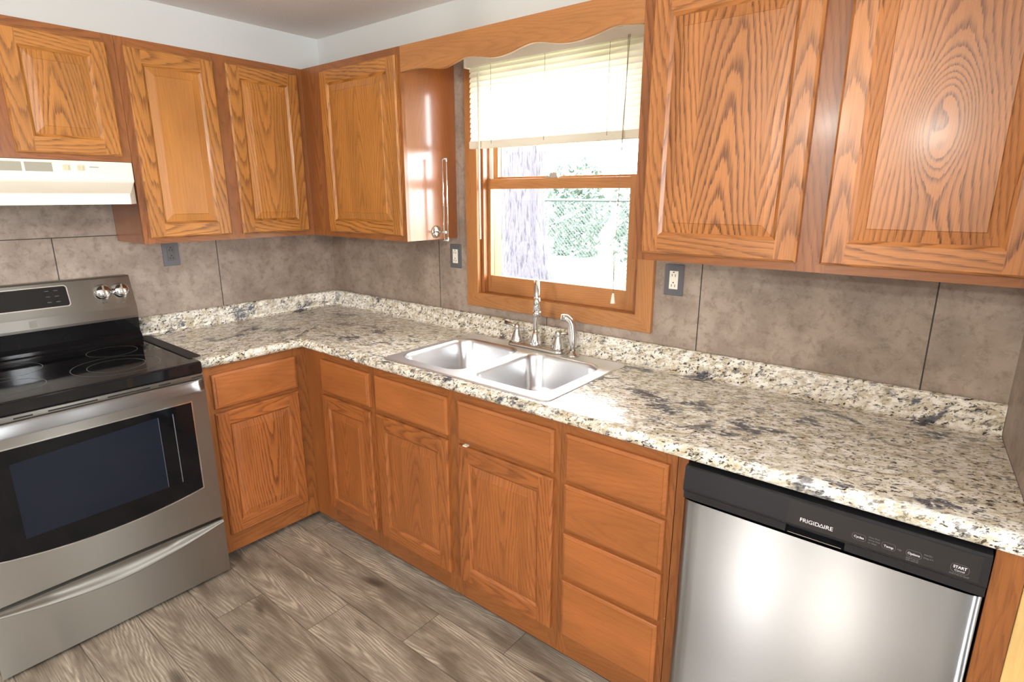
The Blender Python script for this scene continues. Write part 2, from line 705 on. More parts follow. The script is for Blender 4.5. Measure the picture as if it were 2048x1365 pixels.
b.build('trim_1', M_pine, kind='structure', bevel=.002)


# ------------------------------------------------------------------ kitchen window
def frame_ring(b, x0, x1, z0, z1, ws, wt, wb, y0, y1):
    """four boards; stiles run full height"""
    b.board(); b.box(x0, x0 + ws[0], y0, y1, z0, z1, 2)
    b.board(); b.box(x1 - ws[1], x1, y0, y1, z0, z1, 2)
    b.board(); b.box(x0 + ws[0], x1 - ws[1], y0, y1, z1 - wt, z1, 0)
    b.board(); b.box(x0 + ws[0], x1 - ws[1], y0, y1, z0, z0 + wb, 0)


win = bpy.data.objects.new('window_1', None)
COL.objects.link(win)
win.location = (1.588, 0, WZ0)
WORLD['window_1'] = (1.588, 0, WZ0)
win['kind'] = 'structure'
# mitred casing
b = MB()
ox0, ox1, oz0, oz1 = 1.112, 2.066, 1.047, 2.185
ix0, ix1, iz0, iz1 = 1.182, 1.998, 1.113, 2.100
yf, yb = -.020, 0.0
cz = [((ox0, oz0), (ox0, oz1), (ix0, iz1), (ix0, iz0), 2), ((ox1, oz0), (ox1, oz1), (ix1, iz1), (ix1, iz0), 2),
      ((ox0, oz0), (ox1, oz0), (ix1, iz0), (ix0, iz0), 0), ((ox0, oz1), (ox1, oz1), (ix1, iz1), (ix0, iz1), 0)]
for p0, p1, p2, p3, ax in cz:
    b.board()
    b.quad([(p[0], yf, p[1]) for p in (p0, p1, p2, p3)], ax)
    b.quad([(p0[0], yf, p0[1]), (p1[0], yf, p1[1]), (p1[0], yb, p1[1]), (p0[0], yb, p0[1])], ax)
    b.quad([(p3[0], yf, p3[1]), (p2[0], yf, p2[1]), (p2[0], yb, p2[1]), (p3[0], yb, p3[1])], ax)
b.build('casing', M_oak_trim, win, bevel=.003)
b = MB()
frame_ring(b, WX0, WX1, WZ0, WZ1, (.008, .008), .008, .012, 0, .15)
b.build('jamb', M_oak_frame, win)
b = MB()
b.board(); b.box(WX0 + .008, WX0 + .024, .004, .032, WZ0 + .012, WZ1 - .008, 2)
b.board(); b.box(WX1 - .024, WX1 - .008, .004, .032, WZ0 + .012, WZ1 - .008, 2)
b.build('inner_stop', M_oak_frame, win, bevel=.002)
b = MB()
b.box(WX0 + .008, WX0 + .026, .066, .074, WZ0 + .012, WZ1 - .01)
b.box(WX1 - .026, WX1 - .008, .066, .074, WZ0 + .012, WZ1 - .01)
b.build('jamb_liner', M_vinyl, win)
b = MB().board()
b.box(WX0 + .008, WX1 - .008, .006, .034, WZ0 + .012, WZ0 + .030, 0)
b.build('inner_sill', M_oak_frame, win, bevel=.002)
b = MB()
frame_ring(b, 1.186, 1.990, 1.100, 1.632, (.028, .064), .044, .093, .036, .066)
lo = b.build('lower_sash', M_oak_trim, win, bevel=.003)
b = MB()
b.box(1.212, 1.928, .050, .054, 1.19, 1.59)
b.build('pane', M_glass, lo)
b = MB()
frame_ring(b, 1.186, 1.990, 1.602, 2.090, (.040, .060), .05, .040, .076, .104)
us = b.build('upper_sash', M_oak_trim, win, bevel=.003)
b = MB()
b.box(1.224, 1.932, .088, .092, 1.64, 2.042)
b.build('pane', M_glass, us)
b = MB()
b.box(1.525, 1.585, .036, .062, 1.632, 1.640)
b.box(1.545, 1.580, .040, .058, 1.640, 1.652)
b.lathe((1.562, .05, 1.65), (0, 0, 1), [(.010, 0), (.010, .006), (.004, .009)], 12)
b.build('sash_lock', M_nickel, win)


def added_window(name, axis, c, a0, a1, z0, z1):  # unseen windows, added to let in daylight and give reflections
    o = bpy.data.objects.new(name, None)
    COL.objects.link(o)
    loc = ((a0 + a1) / 2, c, z0) if axis == 0 else (c, (a0 + a1) / 2, z0)
    o.location = loc
    WORLD[o.name] = loc
    o['kind'] = 'structure'
    tf = (lambda a, d, z: (a, c + d, z)) if axis == 0 else (lambda a, d, z: (c + d, a, z))
    b = MB(tf)
    frame_ring(b, a0 - .07, a1 + .07, z0 - .07, z1 + .07, (.07, .07), .07, .07, 0, .02 if axis == 0 else -.02)
    b.build('casing', M_oak_trim, o)
    b = MB(tf)
    zm = (z0 + z1) / 2
    for q0, q1 in ((z0, zm + .02), (zm - .02, z1)):
        frame_ring(b, a0, a1, q0, q1, (.04, .04), .04, .04, -.06 if axis == 0 else .03, -.03 if axis == 0 else .06)
    b.build('sash', M_oak_trim, o)
    b = MB(tf)
    b.box(a0 + .04, a1 - .04, -.048 if axis == 0 else .043, -.044 if axis == 0 else .047, z0 + .04, z1 - .04)
    b.build('pane', M_glass, o)


added_window('added_window_2', 0, BACK, 1.78, 1.98, .10, 2.1)
added_window('added_window_3', 1, FAR, -.82, -.52, .75, 2.1)
added_window('added_window_4', 1, FAR, -3.1, -1.85, .85, 2.1)

# ------------------------------------------------------------------ blind
bl = thing('window_blind', 'cream slatted blind pulled halfway up over the kitchen window', 'blind', (1.578, -.045, 2.09))
b = MB()
b.box(1.166, 2.040, -.066, -.026, 2.090, 2.130)
b.box(1.160, 1.170, -.070, -.022, 2.086, 2.134)
b.build('headrail', M_cream, bl, bevel=.002)
b = MB()
ns = 15
zt_, zb_ = 2.088, 1.800
for i in range(ns):
    z = zt_ - .006 - (zt_ - zb_ - .004) * i / (ns - 1)
    prof = []
    for k in range(6):
        q = k / 5 - .5
        prof.append((-.045 + q * .012 - .004 * cos(q * pi), z + q * .0245))
    for sgn in (0,):
        b.loft([[(1.176, p[0], p[1]) for p in prof], [(2.034, p[0], p[1]) for p in prof]], False, True)
b.build('slats', M_slat, bl)
b = MB()
b.box(1.173, 2.038, -.058, -.032, 1.758, 1.790)
b.build('bottom_rail', M_cream, bl, bevel=.004)
for x in (1.305, 1.581, 1.866):
    b = MB()
    b.tube([(x, -.060, 2.09), (x, -.060, 1.775)], .0009, 6)
    b.build('ladder_cord', M_cord, bl)
b = MB()
b.tube([(1.249, -.072, 2.085), (1.249, -.076, 2.05)], .002, 6)
b.tube([(1.249, -.076, 2.055), (1.252, -.078, 1.37)], .0042, 6)
b.build('wand', M_cream, bl)
b = MB()
for o_ in (0, .006):
    b.tube([(1.941 + o_, -.068, 2.10), (1.944, -.072, 1.95), (1.938 + o_ * .5, -.073, 1.80), (1.936, -.073, 1.61), (1.930 - o_, -.073, 1.40), (1.930, -.073, 1.195)], .0011, 6)
lc = b.build('lift_cord', M_cord, bl)
b = MB()
b.lathe((1.930, -.073, 1.157), (0, 0, 1), [(.0, 0), (.010, 0), (.009, .006), (.004, .038), (.0, .040)], 12)
b.build('tassel', M_cream, lc)


# ------------------------------------------------------------------ cabinet fronts
def door(name, tf, s0, s1, z0, z1, d0, parent, mat, pmat=None, ws=.056, wr=.056, t=DD, look=(.9, 9.), pseed=None):
    """frame-and-raised-panel door standing on plane d0"""
    b = MB(tf)
    f = d0 + t
    e, st = .006, .010
    L0 = [(s0, d0, z0), (s1, d0, z0), (s1, d0, z1), (s0, d0, z1)]
    La = [(s0, f - .006, z0), (s1, f - .006, z0), (s1, f - .006, z1), (s0, f - .006, z1)]
    def rect(i, d, j=None):
        j = i if j is None else j
        return [(s0 + i, d, z0 + j), (s1 - i, d, z0 + j), (s1 - i, d, z1 - j), (s0 + i, d, z1 - j)]
    Lb = rect(e, f)
    Lc = rect(ws, f, wr)
    Lc2 = rect(ws + .003, f - .0025, wr + .003)
    Ld = rect(ws + st, f - .008, wr + st)
    seeds = [(R(), (R() - .5) * .09) for _ in range(4)]          # bottom, right, top, left
    for A, B in ((L0, La), (La, Lb), (Lc, Lc2), (Lc2, Ld)):
        for i in range(4):
            b.seed = seeds[i]
            j = (i + 1) % 4
            q = [A[i], A[j], B[j], B[i]]
            ax = 0 if i in (0, 2) else 2
            b.quad(q, ax, c=[(s0 + s1) / 2 if ax == 0 else (s1 if i == 1 else s0), f, (z0 + z1) / 2 if ax == 2 else (z0 if i == 0 else z1)])
    xi0, xi1 = s0 + ws, s1 - ws
    b.seed = seeds[3]
    b.quad([(s0 + e, f, z0 + e), (xi0, f, z0 + e), (xi0, f, z1 - e), (s0 + e, f, z1 - e)], 2)
    b.seed = seeds[1]
    b.quad([(xi1, f, z0 + e), (s1 - e, f, z0 + e), (s1 - e, f, z1 - e), (xi1, f, z1 - e)], 2)
    b.seed = seeds[0]
    b.quad([(xi0, f, z0 + e), (xi1, f, z0 + e), (xi1, f, z0 + wr), (xi0, f, z0 + wr)], 0)
    b.seed = seeds[2]
    b.quad([(xi0, f, z1 - wr), (xi1, f, z1 - wr), (xi1, f, z1 - e), (xi0, f, z1 - e)], 0)
    b.board()
    b.quad(L0, 2)
    o = b.build('door', mat, parent)
    # raised panel
    b = MB(tf)
    b.seed = pseed or (R(), (R() - .5) * .08)
    b.look = look
    k = ws + st - .002
    kr = wr + st - .002
    A = rect(k, f - .0085, kr)
    A2 = rect(k + .004, f - .0080, kr + .004)
    B = rect(k + .030, f - .0032, kr + .030)
    C_ = rect(k + .032, f - .0012, kr + .032)
    c = [(s0 + s1) / 2, f, (z0 + z1) / 2]
    for P, Q in ((A, A2), (A2, B), (B, C_)):
        for i in range(4):
            j = (i + 1) % 4
            q = [P[i], P[j], Q[j], Q[i]]
            b.face(q, [(p[0] - c[0], p[2] - c[2]) for p in q])
    b.face(C_, [(p[0] - c[0], p[2] - c[2]) for p in C_])
    b.face(A, [(p[0] - c[0], p[2] - c[2]) for p in A])
    b.build('raised_panel', pmat or mat, o)
    return o


def drawer_front(tf, s0, s1, z0, z1, d0, parent, mat, name='drawer_front', t=DD):
    b = MB(tf)
    b.board(.12)
    b.look = (.25 + .6 * R(), 9.)
    f = d0 + t
    def rect(i, d):
        return [(s0 + i, d, z0 + i), (s1 - i, d, z0 + i), (s1 - i, d, z1 - i), (s0 + i, d, z1 - i)]
    Ls = [rect(0, d0), rect(0, f - .0075), rect(.0025, f - .0050), rect(.011, f - .0028), rect(.012, f)]
    c = [(s0 + s1) / 2, f, (z0 + z1) / 2]
    for A, B in zip(Ls, Ls[1:]):
        for i in range(4):
            j = (i + 1) % 4
            q = [A[i], A[j], B[j], B[i]]
            b.face(q, [(p[2] - c[2] + (p[1] - f), p[0] - c[0]) for p in q])
    for q in (Ls[-1], Ls[0]):
        b.face(q, [(p[2] - c[2], p[0] - c[0]) for p in q])
    return b.build(name, mat, parent)


def face_frame(tf, s0, s1, z0, z1, d0, d1, stiles, rails, parent, mat=None):
    """stiles: list of (a0,a1[,z0,z1]); rails: list of (a0,a1,z0,z1)"""
    b = MB(tf)
    for st in stiles:
        b.board()
        b.box(st[0], st[1], d0, d1, st[2] if len(st) > 2 else z0, st[3] if len(st) > 2 else z1, 2)
    for r_ in rails:
        b.board()
        b.box(r_[0], r_[1], d0, d1 - .0004, r_[2], r_[3], 0)
    return b.build('face_frame', mat or M_oak_frame, parent, bevel=.0012, seg=1, merge=False)


def carcass(tf, s0, s1, z0, z1, d0, d1, parent, mat=None, th=.016, base=False, parts='lrdtb'):
    b = MB(tf)
    if 'l' in parts:
        b.board(.1); b.box(s0, s0 + th, d0, d1, z0, z1, 2)
    if 'r' in parts:
        b.board(.1); b.box(s1 - th, s1, d0, d1, z0, z1, 2)
    b.board(.1); b.box(s0 + th, s1 - th, d0, d1, z0 + .006, z0 + .006 + th, 0)
    if not base:
        b.board(.1); b.box(s0 + th, s1 - th, d0, d1, z1 - th, z1, 0)
    b.board(.1); b.box(s0 + th, s1 - th, d0, d0 + .005, z0 + .02, z1 - (0 if base else th), 2)
    return b.build('carcass', mat or M_oak_plain, parent, merge=False)


# ---- wall cabinets
WG = 'oak wall cabinets'
ft = .019
d0f = DU - ft
zd0, zd1 = 1.386, 2.117
c = thing('wall_cabinet', 'two door oak wall cabinet between the range hood and the room corner', 'cabinet', (DU / 2, -.71, ZU), WG)
yS = -1.102
carcass(TL, yS, -DU - .0, ZU, ZUT, .002, d0f, c)
face_frame(TL, yS, -DU, ZU, ZUT, d0f, DU, [(yS, yS + .042), (-.755, -.678), (-DU - .045, -DU)],
           [(yS + .042, -DU - .045, ZU, ZU + .042), (yS + .042, -DU - .045, ZUT - .050, ZUT)], c)
door('door', TL, -1.078, -.742, zd0, zd1, DU, c, M_oak, look=(.10, 9.))
door('door', TL, -.690, -.347, zd0, zd1, DU, c, M_oak, look=(.75, 9.))

c = thing('wall_cabinet', 'single door oak wall cabinet in the corner, left of the window', 'cabinet', (.52, -DU / 2, ZU), WG)
xE = 1.036
carcass(TB, .002, xE, ZU, ZUT, .002, d0f, c, M_oak_plain)
face_frame(TB, DU, xE, ZU, ZUT, d0f, DU, [(DU, .500), (xE - .040, xE)],
           [(.500, xE - .040, ZU, ZU + .042), (.500, xE - .040, ZUT - .050, ZUT)], c)
door('door', TB, .481, 1.020, zd0, zd1, DU, c, M_oak, look=(.62, .17))

c = thing('wall_cabinet', 'short oak wall cabinet directly above the cream range hood', 'cabinet', (DU / 2, -1.48, 1.686), WG)
z0 = 1.686
yL = -1.866
carcass(TL, yL, yS - .001, z0, ZUT, .002, d0f, c)
face_frame(TL, yL, yS - .001, z0, ZUT, d0f, DU, [(yL, yL + .042), (-1.515, -1.450), (yS - .043, yS - .001)],
           [(yL + .042, yS - .043, z0, z0 + .042), (yL + .042, yS - .043, ZUT - .050, ZUT)], c)
door('door', TL, -1.462, -1.135, 1.706, zd1, DU, c, M_oak, look=(1., 9.))
door('door', TL, -1.838, -1.505, 1.706, zd1, DU, c, M_oak, look=(1., 9.))

c = thing('wall_cabinet', 'large two door oak wall cabinet to the right of the window', 'cabinet', (2.62, -DU / 2, ZU), WG)
x0 = 2.126
carcass(TB, x0, XR - .002, ZU, ZUT, .002, d0f, c)
face_frame(TB, x0, XR - .002, ZU, ZUT, d0f, DU, [(x0, x0 + .045), (2.604, 2.686), (XR - .045, XR - .002)],
           [(x0 + .045, XR - .045, ZU, ZU + .042), (x0 + .045, XR - .045, ZUT - .050, ZUT)], c)
door('door', TB, 2.161, 2.6155, zd0, zd1, DU, c, M_oak_knotless, look=(1.25, .19))
door('door', TB, 2.674, 3.100, zd0, zd1, DU, c, M_oak_knotless, M_oak_knot, look=(1.2, 9.))

# ---- scalloped valance between the cabinets
VP = [(1.038, 2.050), (1.075, 2.053), (1.117, 2.054), (1.175, 2.050), (1.245, 2.039), (1.285, 2.037), (1.345, 2.050), (1.398, 2.061),
      (1.464, 2.053), (1.531, 2.041), (1.598, 2.044), (1.660, 2.057), (1.710, 2.063), (1.760, 2.057), (1.807, 2.047),
      (1.853, 2.042), (1.907, 2.043), (1.958, 2.050), (2.008, 2.061), (2.040, 2.063), (2.126, 2.054)]


def cat(P, x):
    for i in range(len(P) - 1):
        if P[i][0] <= x <= P[i + 1][0] + 1e-9:
            a, b_ = P[i], P[i + 1]
            p = P[max(i - 1, 0)]
            n = P[min(i + 2, len(P) - 1)]
            t = (x - a[0]) / (b_[0] - a[0])
            m0 = (b_[1] - p[1]) / max(b_[0] - p[0], 1e-6) * (b_[0] - a[0])
            m1 = (n[1] - a[1]) / max(n[0] - a[0], 1e-6) * (b_[0] - a[0])
            return (2 * t**3 - 3 * t * t + 1) * a[1] + (t**3 - 2 * t * t + t) * m0 + (-2 * t**3 + 3 * t * t) * b_[1] + (t**3 - t * t) * m1
    return P[-1][1]


b = MB(TB).board(.03)
nv = 90
xs = [1.0365 + (2.1255 - 1.0365) * i / nv for i in range(nv + 1)]
zs = [cat(VP, min(max(x, 1.038), 2.126)) for x in xs]
va, vb = DU - .019, DU
for i in range(nv):
    for d in (va, vb):
        q = [(xs[i], d, zs[i]), (xs[i + 1], d, zs[i + 1]), (xs[i + 1], d, ZUT), (xs[i], d, ZUT)]
        b.face(q, [(p[2] - 2.095, p[0] - 1.58) for p in q])
    for zz in (zs, None):
        z_a, z_b = (zs[i], zs[i + 1]) if zz else (ZUT, ZUT)
        q = [(xs[i], va, z_a), (xs[i + 1], va, z_b), (xs[i + 1], vb, z_b), (xs[i], vb, z_a)]
        b.face(q, [(p[1], p[0] - 1.58) for p in q], True)
for i in (0, nv):
    q = [(xs[i], va, zs[i]), (xs[i], vb, zs[i]), (xs[i], vb, ZUT), (xs[i], va, ZUT)]
    b.face(q, [(p[1], p[2]) for p in q])
tag(b.build('valance', M_oak_trim), 'scalloped oak valance board spanning the window between the wall cabinets', 'valance')

# ------------------------------------------------------------------ base cabinets
BG = 'oak base cabinets'
ZR, ZT = .004, .875
dbf = DB - ft
zA, zB, zDt, zDb = .836, .685, .6655, .090


def toe(tf, s0, s1, d0, d1, parent):
    b = MB(tf)
    b.box(s0, s1, d0, d1, ZF + .001, ZR + .012, 0)
    return b.build('toe_kick', M_toe, parent)


c = thing('base_cabinet', 'oak base cabinet with one drawer between the range and the corner', 'cabinet', (DB / 2, -.84, ZF), BG)
yl = -1.080
carcass(TL, yl, -DB, ZR, ZT, .002, dbf, c, base=True)
face_frame(TL, yl, -DB, ZR, ZT, dbf, DB, [(yl, yl + .048), (-.672, -DB)],
           [(yl + .048, -.672, ZR, .104), (yl + .048, -.672, .650, .700), (yl + .048, -.672, .822, ZT)], c, M_oak_frame)
toe(TL, yl + .01, -DB, .4, DB - .06, c)
drawer_front(TL, -1.034, -.6535, zB, zA, DB, c, M_oak_drawer)
door('door', TL, -1.037, -.6535, zDb, zDt, DB, c, M_oak_base, ws=.052, wr=.056, look=(1.25, 9.))

c = thing('base_cabinet', 'narrow oak base cabinet with drawer in the inner corner under the counter', 'cabinet', (.85, -DB / 2, ZF), BG)
carcass(TB, DB + .001, 1.106, ZR, ZT, .002, dbf, c, base=True)
face_frame(TB, DB + .001, 1.106, ZR, ZT, dbf, DB, [(DB + .001, .755), (1.070, 1.106)],
           [(.755, 1.070, ZR, .104), (.755, 1.070, .650, .700), (.755, 1.070, .822, ZT)], c)
toe(TB, DB - .05, 1.106, .4, DB - .028, c)
drawer_front(TB, .736, 1.087, zB, zA, DB, c, M_oak_drawer)
door('door', TB, .736, 1.087, zDb, zDt, DB, c, M_oak_base, ws=.048, wr=.056)

c = thing('base_cabinet', 'wide oak sink base cabinet with two doors and two false drawer fronts', 'cabinet', (1.58, -DB / 2, ZF), BG)
carcass(TB, 1.107, 2.055, ZR, ZT, .002, dbf, c, base=True)
face_frame(TB, 1.107, 2.055, ZR, ZT, dbf, DB, [(1.107, 1.143), (1.535, 1.622), (2.018, 2.055)],
           [(1.143, 2.018, ZR, .104), (1.143, 1.535, .650, .700), (1.622, 2.018, .650, .700), (1.143, 1.535, .822, ZT), (1.622, 2.018, .822, ZT)], c)
toe(TB, 1.107, 2.055, .4, DB - .028, c)
drawer_front(TB, 1.127, 1.5515, zB, zA, DB, c, M_oak_drawer, 'false_drawer_front')
drawer_front(TB, 1.606, 2.034, zB, zA, DB, c, M_oak_drawer, 'false_drawer_front')
door('door', TB, 1.127, 1.5515, zDb, zDt, DB, c, M_oak_base, ws=.055, wr=.060, look=(.7, .16))
door('door', TB, 1.606, 2.034, zDb, zDt, DB, c, M_oak_base, ws=.055, wr=.060, look=(.7, .16))
b = MB(TB)
b.box(1.632, 1.650, DB, DB + .015, .666, .671)
b.build('door_catch', M_cream, c)

c = thing('base_cabinet', 'oak base cabinet with a stack of four drawers beside the dishwasher', 'cabinet', (2.25, -DB / 2, ZF), BG)
carcass(TB, 2.056, 2.441, ZR, ZT, .002, dbf, c, base=True)
face_frame(TB, 2.056, 2.441, ZR, ZT, dbf, DB, [(2.056, 2.096), (2.404, 2.441)],
           [(2.096, 2.404, ZR, .104), (2.096, 2.404, .29, .34), (2.096, 2.404, .47, .51), (2.096, 2.404, .65, .69), (2.096, 2.404, .822, ZT)], c)
toe(TB, 2.056, 2.441, .4, DB - .028, c)
for a, e in ((.677, .836), (.498, .662), (.325, .484), (.090, .307)):
    drawer_front(TB, 2.078, 2.421, a, e, DB, c, M_oak_drawer)

b = MB(TB).board()
b.box(2.4425, 2.472, .02, DB, ZF + .002, ZT, 2)
tag(b.build('filler_panel', M_oak_frame, bevel=.001), 'narrow oak filler strip between the drawer cabinet and the dishwasher', 'panel')
b = MB(TB).board()
b.box(3.1185, 3.1695, .587, .606, ZF + .002, ZT, 2)
tag(b.build('end_panel', M_oak_frame, bevel=.001), 'oak end strip to the right of the dishwasher under the counter', 'panel')

# ------------------------------------------------------------------ countertop
SX0, SX1, SY0, SY1 = 1.171, 1.996, -.598, -.055
prof = [(.003, ZC - .04), (.003, 1.006), (.012, 1.0075), (.0185, 1.005), (.0205, .999), (.0205, .936), (.0225, .926), (.0275, .9185), (.036, ZC),
        (.080, ZC), (.575, ZC), (.600, ZC), (.612, ZC + .0015), (.622, ZC + .0005), (.629, ZC - .006), (.632, ZC - .015), (.632, ZC - .026), (.629, ZC - .035), (.620, ZC - .040), (.575, ZC - .04), (.080, ZC - .04), (.003, ZC - .04)]
acc = [0]
for p, q in zip(prof, prof[1:]):
    acc.append(acc[-1] + math.hypot(q[0] - p[0], q[1] - p[1]))
b = MB()
ct = MB()
bs_ = MB()
YLC = -1.082
for i in range(len(prof) - 1):
    p, q = prof[i], prof[i + 1]
    hole = (p[0], q[0]) in ((.080, .575), (.575, .080))
    sm = 1 <= i <= 7 or 11 <= i <= 18
    tgt = bs_ if i <= 5 else ct
    # range-side run: along y
    pts = [(p[0], YLC, p[1]), (p[0], -p[0], p[1]), (q[0], -q[0], q[1]), (q[0], YLC, q[1])]
    uvs = [(YLC + 7, acc[i]), (-p[0] + 7, acc[i]), (-q[0] + 7, acc[i + 1]), (YLC + 7, acc[i + 1])]
    tgt.face(pts, uvs, sm)
    stations = [None, SX0 + .03, SX1 - .03, None]
    xend = lambda d: XS(d) - .001 if d < .59 else 3.158
    for k in range(3):
        if hole and k == 1:
            continue
        a0 = stations[k]
        a1 = (stations[k + 1],) * 2 if k < 2 else (xend(p[0]), xend(q[0]))
        xa = (p[0] if a0 is None else a0), (q[0] if a0 is None else a0)
        pts = [(xa[0], -p[0], p[1]), (a1[0], -p[0], p[1]), (a1[1], -q[0], q[1]), (xa[1], -q[0], q[1])]
        uvs = [(xa[0], acc[i]), (a1[0], acc[i]), (a1[1], acc[i + 1]), (xa[1], acc[i + 1])]
        tgt.face(pts, uvs, sm)
ends = [(d, z) for d, z in prof[8:-1]]
ct.face([(d, YLC, z) for d, z in [(.003, ZC - .04), (.003, ZC)] + ends[0:]][:-1], [(d, z) for d, z in [(.003, ZC - .04), (.003, ZC)] + ends][:-1])
nose = [(d, z) for d, z in prof if d >= .60]
ct.face([(3.158, -d, z) for d, z in nose], [(d, z) for d, z in nose])
top = ct.build('countertop', M_granite)
tag(top, 'L-shaped speckled granite-look countertop in cream, grey and brown', 'countertop')
bs_.face([(d, YLC, z) for d, z in prof[0:6]], [(d, z) for d, z in prof[0:6]])
bs_.build('backsplash', M_granite, top)


# ------------------------------------------------------------------ sink
def rrect(x0, x1, y0, y1, r, z, n=8):
    out = []
    for cx, cy, a in ((x1 - r, y1 - r, 0), (x0 + r, y1 - r, pi / 2), (x0 + r, y0 + r, pi), (x1 - r, y0 + r, 1.5 * pi)):
        for i in range(n + 1):
            t = a + pi / 2 * i / n
            out.append((cx + r * cos(t), cy + r * sin(t), z))
    return out


sk = thing('sink', 'double bowl stainless steel drop-in sink under the window', 'sink', (1.583, -.33, ZC))
b = MB()
zr = ZC + .004
outer = [rrect(SX0, SX1, SY0, SY1, .030, ZC + .0006), rrect(SX0 + .001, SX1 - .001, SY0 + .001, SY1 - .001, .030, ZC + .0025),
         rrect(SX0 + .006, SX1 - .006, SY0 + .006, SY1 - .006, .027, zr + .001), rrect(SX0 + .013, SX1 - .013, SY0 + .013, SY1 - .013, .022, zr)]
b.loft(outer, True, True)
bowls = [(1.198, 1.548, -.545, -.132), (1.590, 1.946, -.545, -.132)]
RB = .075
bm = bmesh.new()


def ring_to_bm(ring):
    vs = [bm.verts.new(p) for p in ring]
    return [bm.edges.new((vs[i], vs[(i + 1) % len(vs)])) for i in range(len(vs))]


es = ring_to_bm(outer[-1])
for q in bowls:
    es += ring_to_bm(rrect(*q, RB, zr))
res = bmesh.ops.triangle_fill(bm, use_beauty=True, use_dissolve=False, edges=es)
for f_ in bm.faces:
    pts = [tuple(v.co) for v in f_.verts]
    b.face(pts, [(p[1], p[0]) for p in pts], False)
bm.free()
b.build('rim', M_rim, sk)
for q in bowls:
    b = MB()
    x0, x1, y0, y1 = q
    rings = []
    for ins, z, r in ((0, 0, RB), (.003, -.001, RB), (.007, -.004, RB - .004), (.010, -.010, RB - .006), (.013, -.020, RB - .007), (.022, -.135, RB - .012), (.026, -.150, RB - .014),
                      (.034, -.163, RB - .018), (.048, -.172, RB - .026), (.070, -.177, RB - .03)):
        rings.append(rrect(x0 + ins, x1 - ins, y0 + ins, y1 - ins, max(r, .02), zr + z))
    cx, cy = (x0 + x1) / 2, (y0 + y1) / 2
    rings.append([(cx + .055 * cos(2 * pi * (i + .5) / 36 + 0), cy + .055 * sin(2 * pi * (i + .5) / 36), zr - .183) for i in range(36)])
    rings.append([(cx + .040 * cos(2 * pi * (i + .5) / 36), cy + .040 * sin(2 * pi * (i + .5) / 36), zr - .187) for i in range(36)])
    b.loft(rings, True, True)
    n_ = len(rings[0])
    for fi in range(len(b.f)):                      # brushing runs along the bowl
        pts = [b.v[i] for i in b.f[fi]]
        b.uv[fi] = [(p[2] * 1.0 + p[1] * .3, math.atan2(p[1] - cy, p[0] - cx) * .2) for p in pts]
    o = b.build('bowl', M_sink, sk)
    b = MB()
    b.lathe((cx, cy, zr - .1868), (0, 0, 1), [(.041, 0), (.041, .002), (.034, .001), (.030, -.006), (.0, -.006)], 28)
    b.build('drain', M_chrome, o)

# ------------------------------------------------------------------ faucet
fa = thing('faucet', 'gooseneck kitchen faucet with two lever handles on the sink deck', 'faucet', (1.58, -.088, ZC + .004))
zb = ZC + .0042
b = MB()
fx0, fx1 = 1.432, 1.722
rg = [rrect(fx0, fx1, -.118, -.058, .029, zb), rrect(fx0, fx1, -.118, -.058, .029, zb + .008), rrect(fx0 + .004, fx1 - .004, -.114, -.062, .025, zb + .016),
      rrect(fx0 + .012, fx1 - .012, -.106, -.070, .017, zb + .019)]
b.loft(rg, True, True, cap0=True, cap1=True)
b.build('base_plate', M_nickel, fa)
b = MB()
b.lathe((1.573, -.088, zb + .012), (0, 0, 1), [(.026, 0), (.026, .012), (.022, .028), (.014, .050), (.011, .058)], 24)
dirx, diry = .62, -.785
pth = [(1.573, -.088, zb + .06), (1.573, -.088, 1.10), (1.573, -.088, 1.155)]
rad_ = .068
for k in range(1, 13):
    a = pi - pi * k / 12
    h = rad_ * (1 + cos(a))
    pth.append((1.573 + dirx * h, -.088 + diry * h, 1.155 + rad_ * sin(a)))
ex, ey = 1.573 + dirx * 2 * rad_, -.088 + diry * 2 * rad_
pth.append((ex, ey, 1.130))
b.tube(pth, [.0105] * 3 + [.0108] * (len(pth) - 3), 14)
b.tube([(ex, ey, 1.165), (ex, ey, 1.150), (ex, ey, 1.105)], [.0108, .0145, .0150], 16)
b.build('spout', M_chrome, fa)
b = MB()
b.lathe((ex, ey, 1.088), (0, 0, 1), [(.010, 0), (.0172, .001), (.0172, .020), (.0150, .022)], 18)
b.build('aerator', M_nickel, fa)
for hx, lx, ly, lz in ((1.472, -.062, -.093, .012), (1.690, .050, -.058, .004)):
    b = MB()
    b.lathe((hx, -.088, zb + .014), (0, 0, 1), [(.027, 0), (.027, .010), (.0255, .012), (.0255, .016), (.021, .030), (.012, .052), (.0105, .058), (.0125, .064), (.012, .074), (.008, .080), (.0, .081)], 22)
    b.tube([(hx, -.088, zb + .082), (hx + lx * .4, -.088 + (ly + .088) * .4, zb + .083 + lz * .4), (hx + lx, ly, zb + .082 + lz)], [.006, .006, .009], 10)
    b.build('handle', M_nickel, fa)
sp = thing('side_sprayer', 'brushed metal side sprayer standing right of the faucet', 'sprayer', (1.762, -.086, ZC + .004))
b = MB()
b.lathe((1.762, -.086, zb), (0, 0, 1), [(.028, 0), (.028, .004), (.022, .010), (.016, .012), (.015, .022), (.0, .022)], 22)
b.build('collar', M_nickel, sp)
b = MB()
b.tube([(1.762, -.086, zb + .018), (1.761, -.086, zb + .040), (1.760, -.086, zb + .050), (1.758, -.084, zb + .075), (1.755, -.083, zb + .105), (1.752, -.083, zb + .128),
        (1.745, -.086, zb + .145), (1.733, -.092, zb + .155), (1.716, -.100, zb + .157)],
       [.011, .012, .016, .0175, .0165, .0165, .0165, .0160, .0155], 16)
b.build('wand', M_nickel, sp)
b = MB()
b.tube([(1.717, -.0995, zb + .157), (1.712, -.102, zb + .1572)], [.0125, .0120], 16)
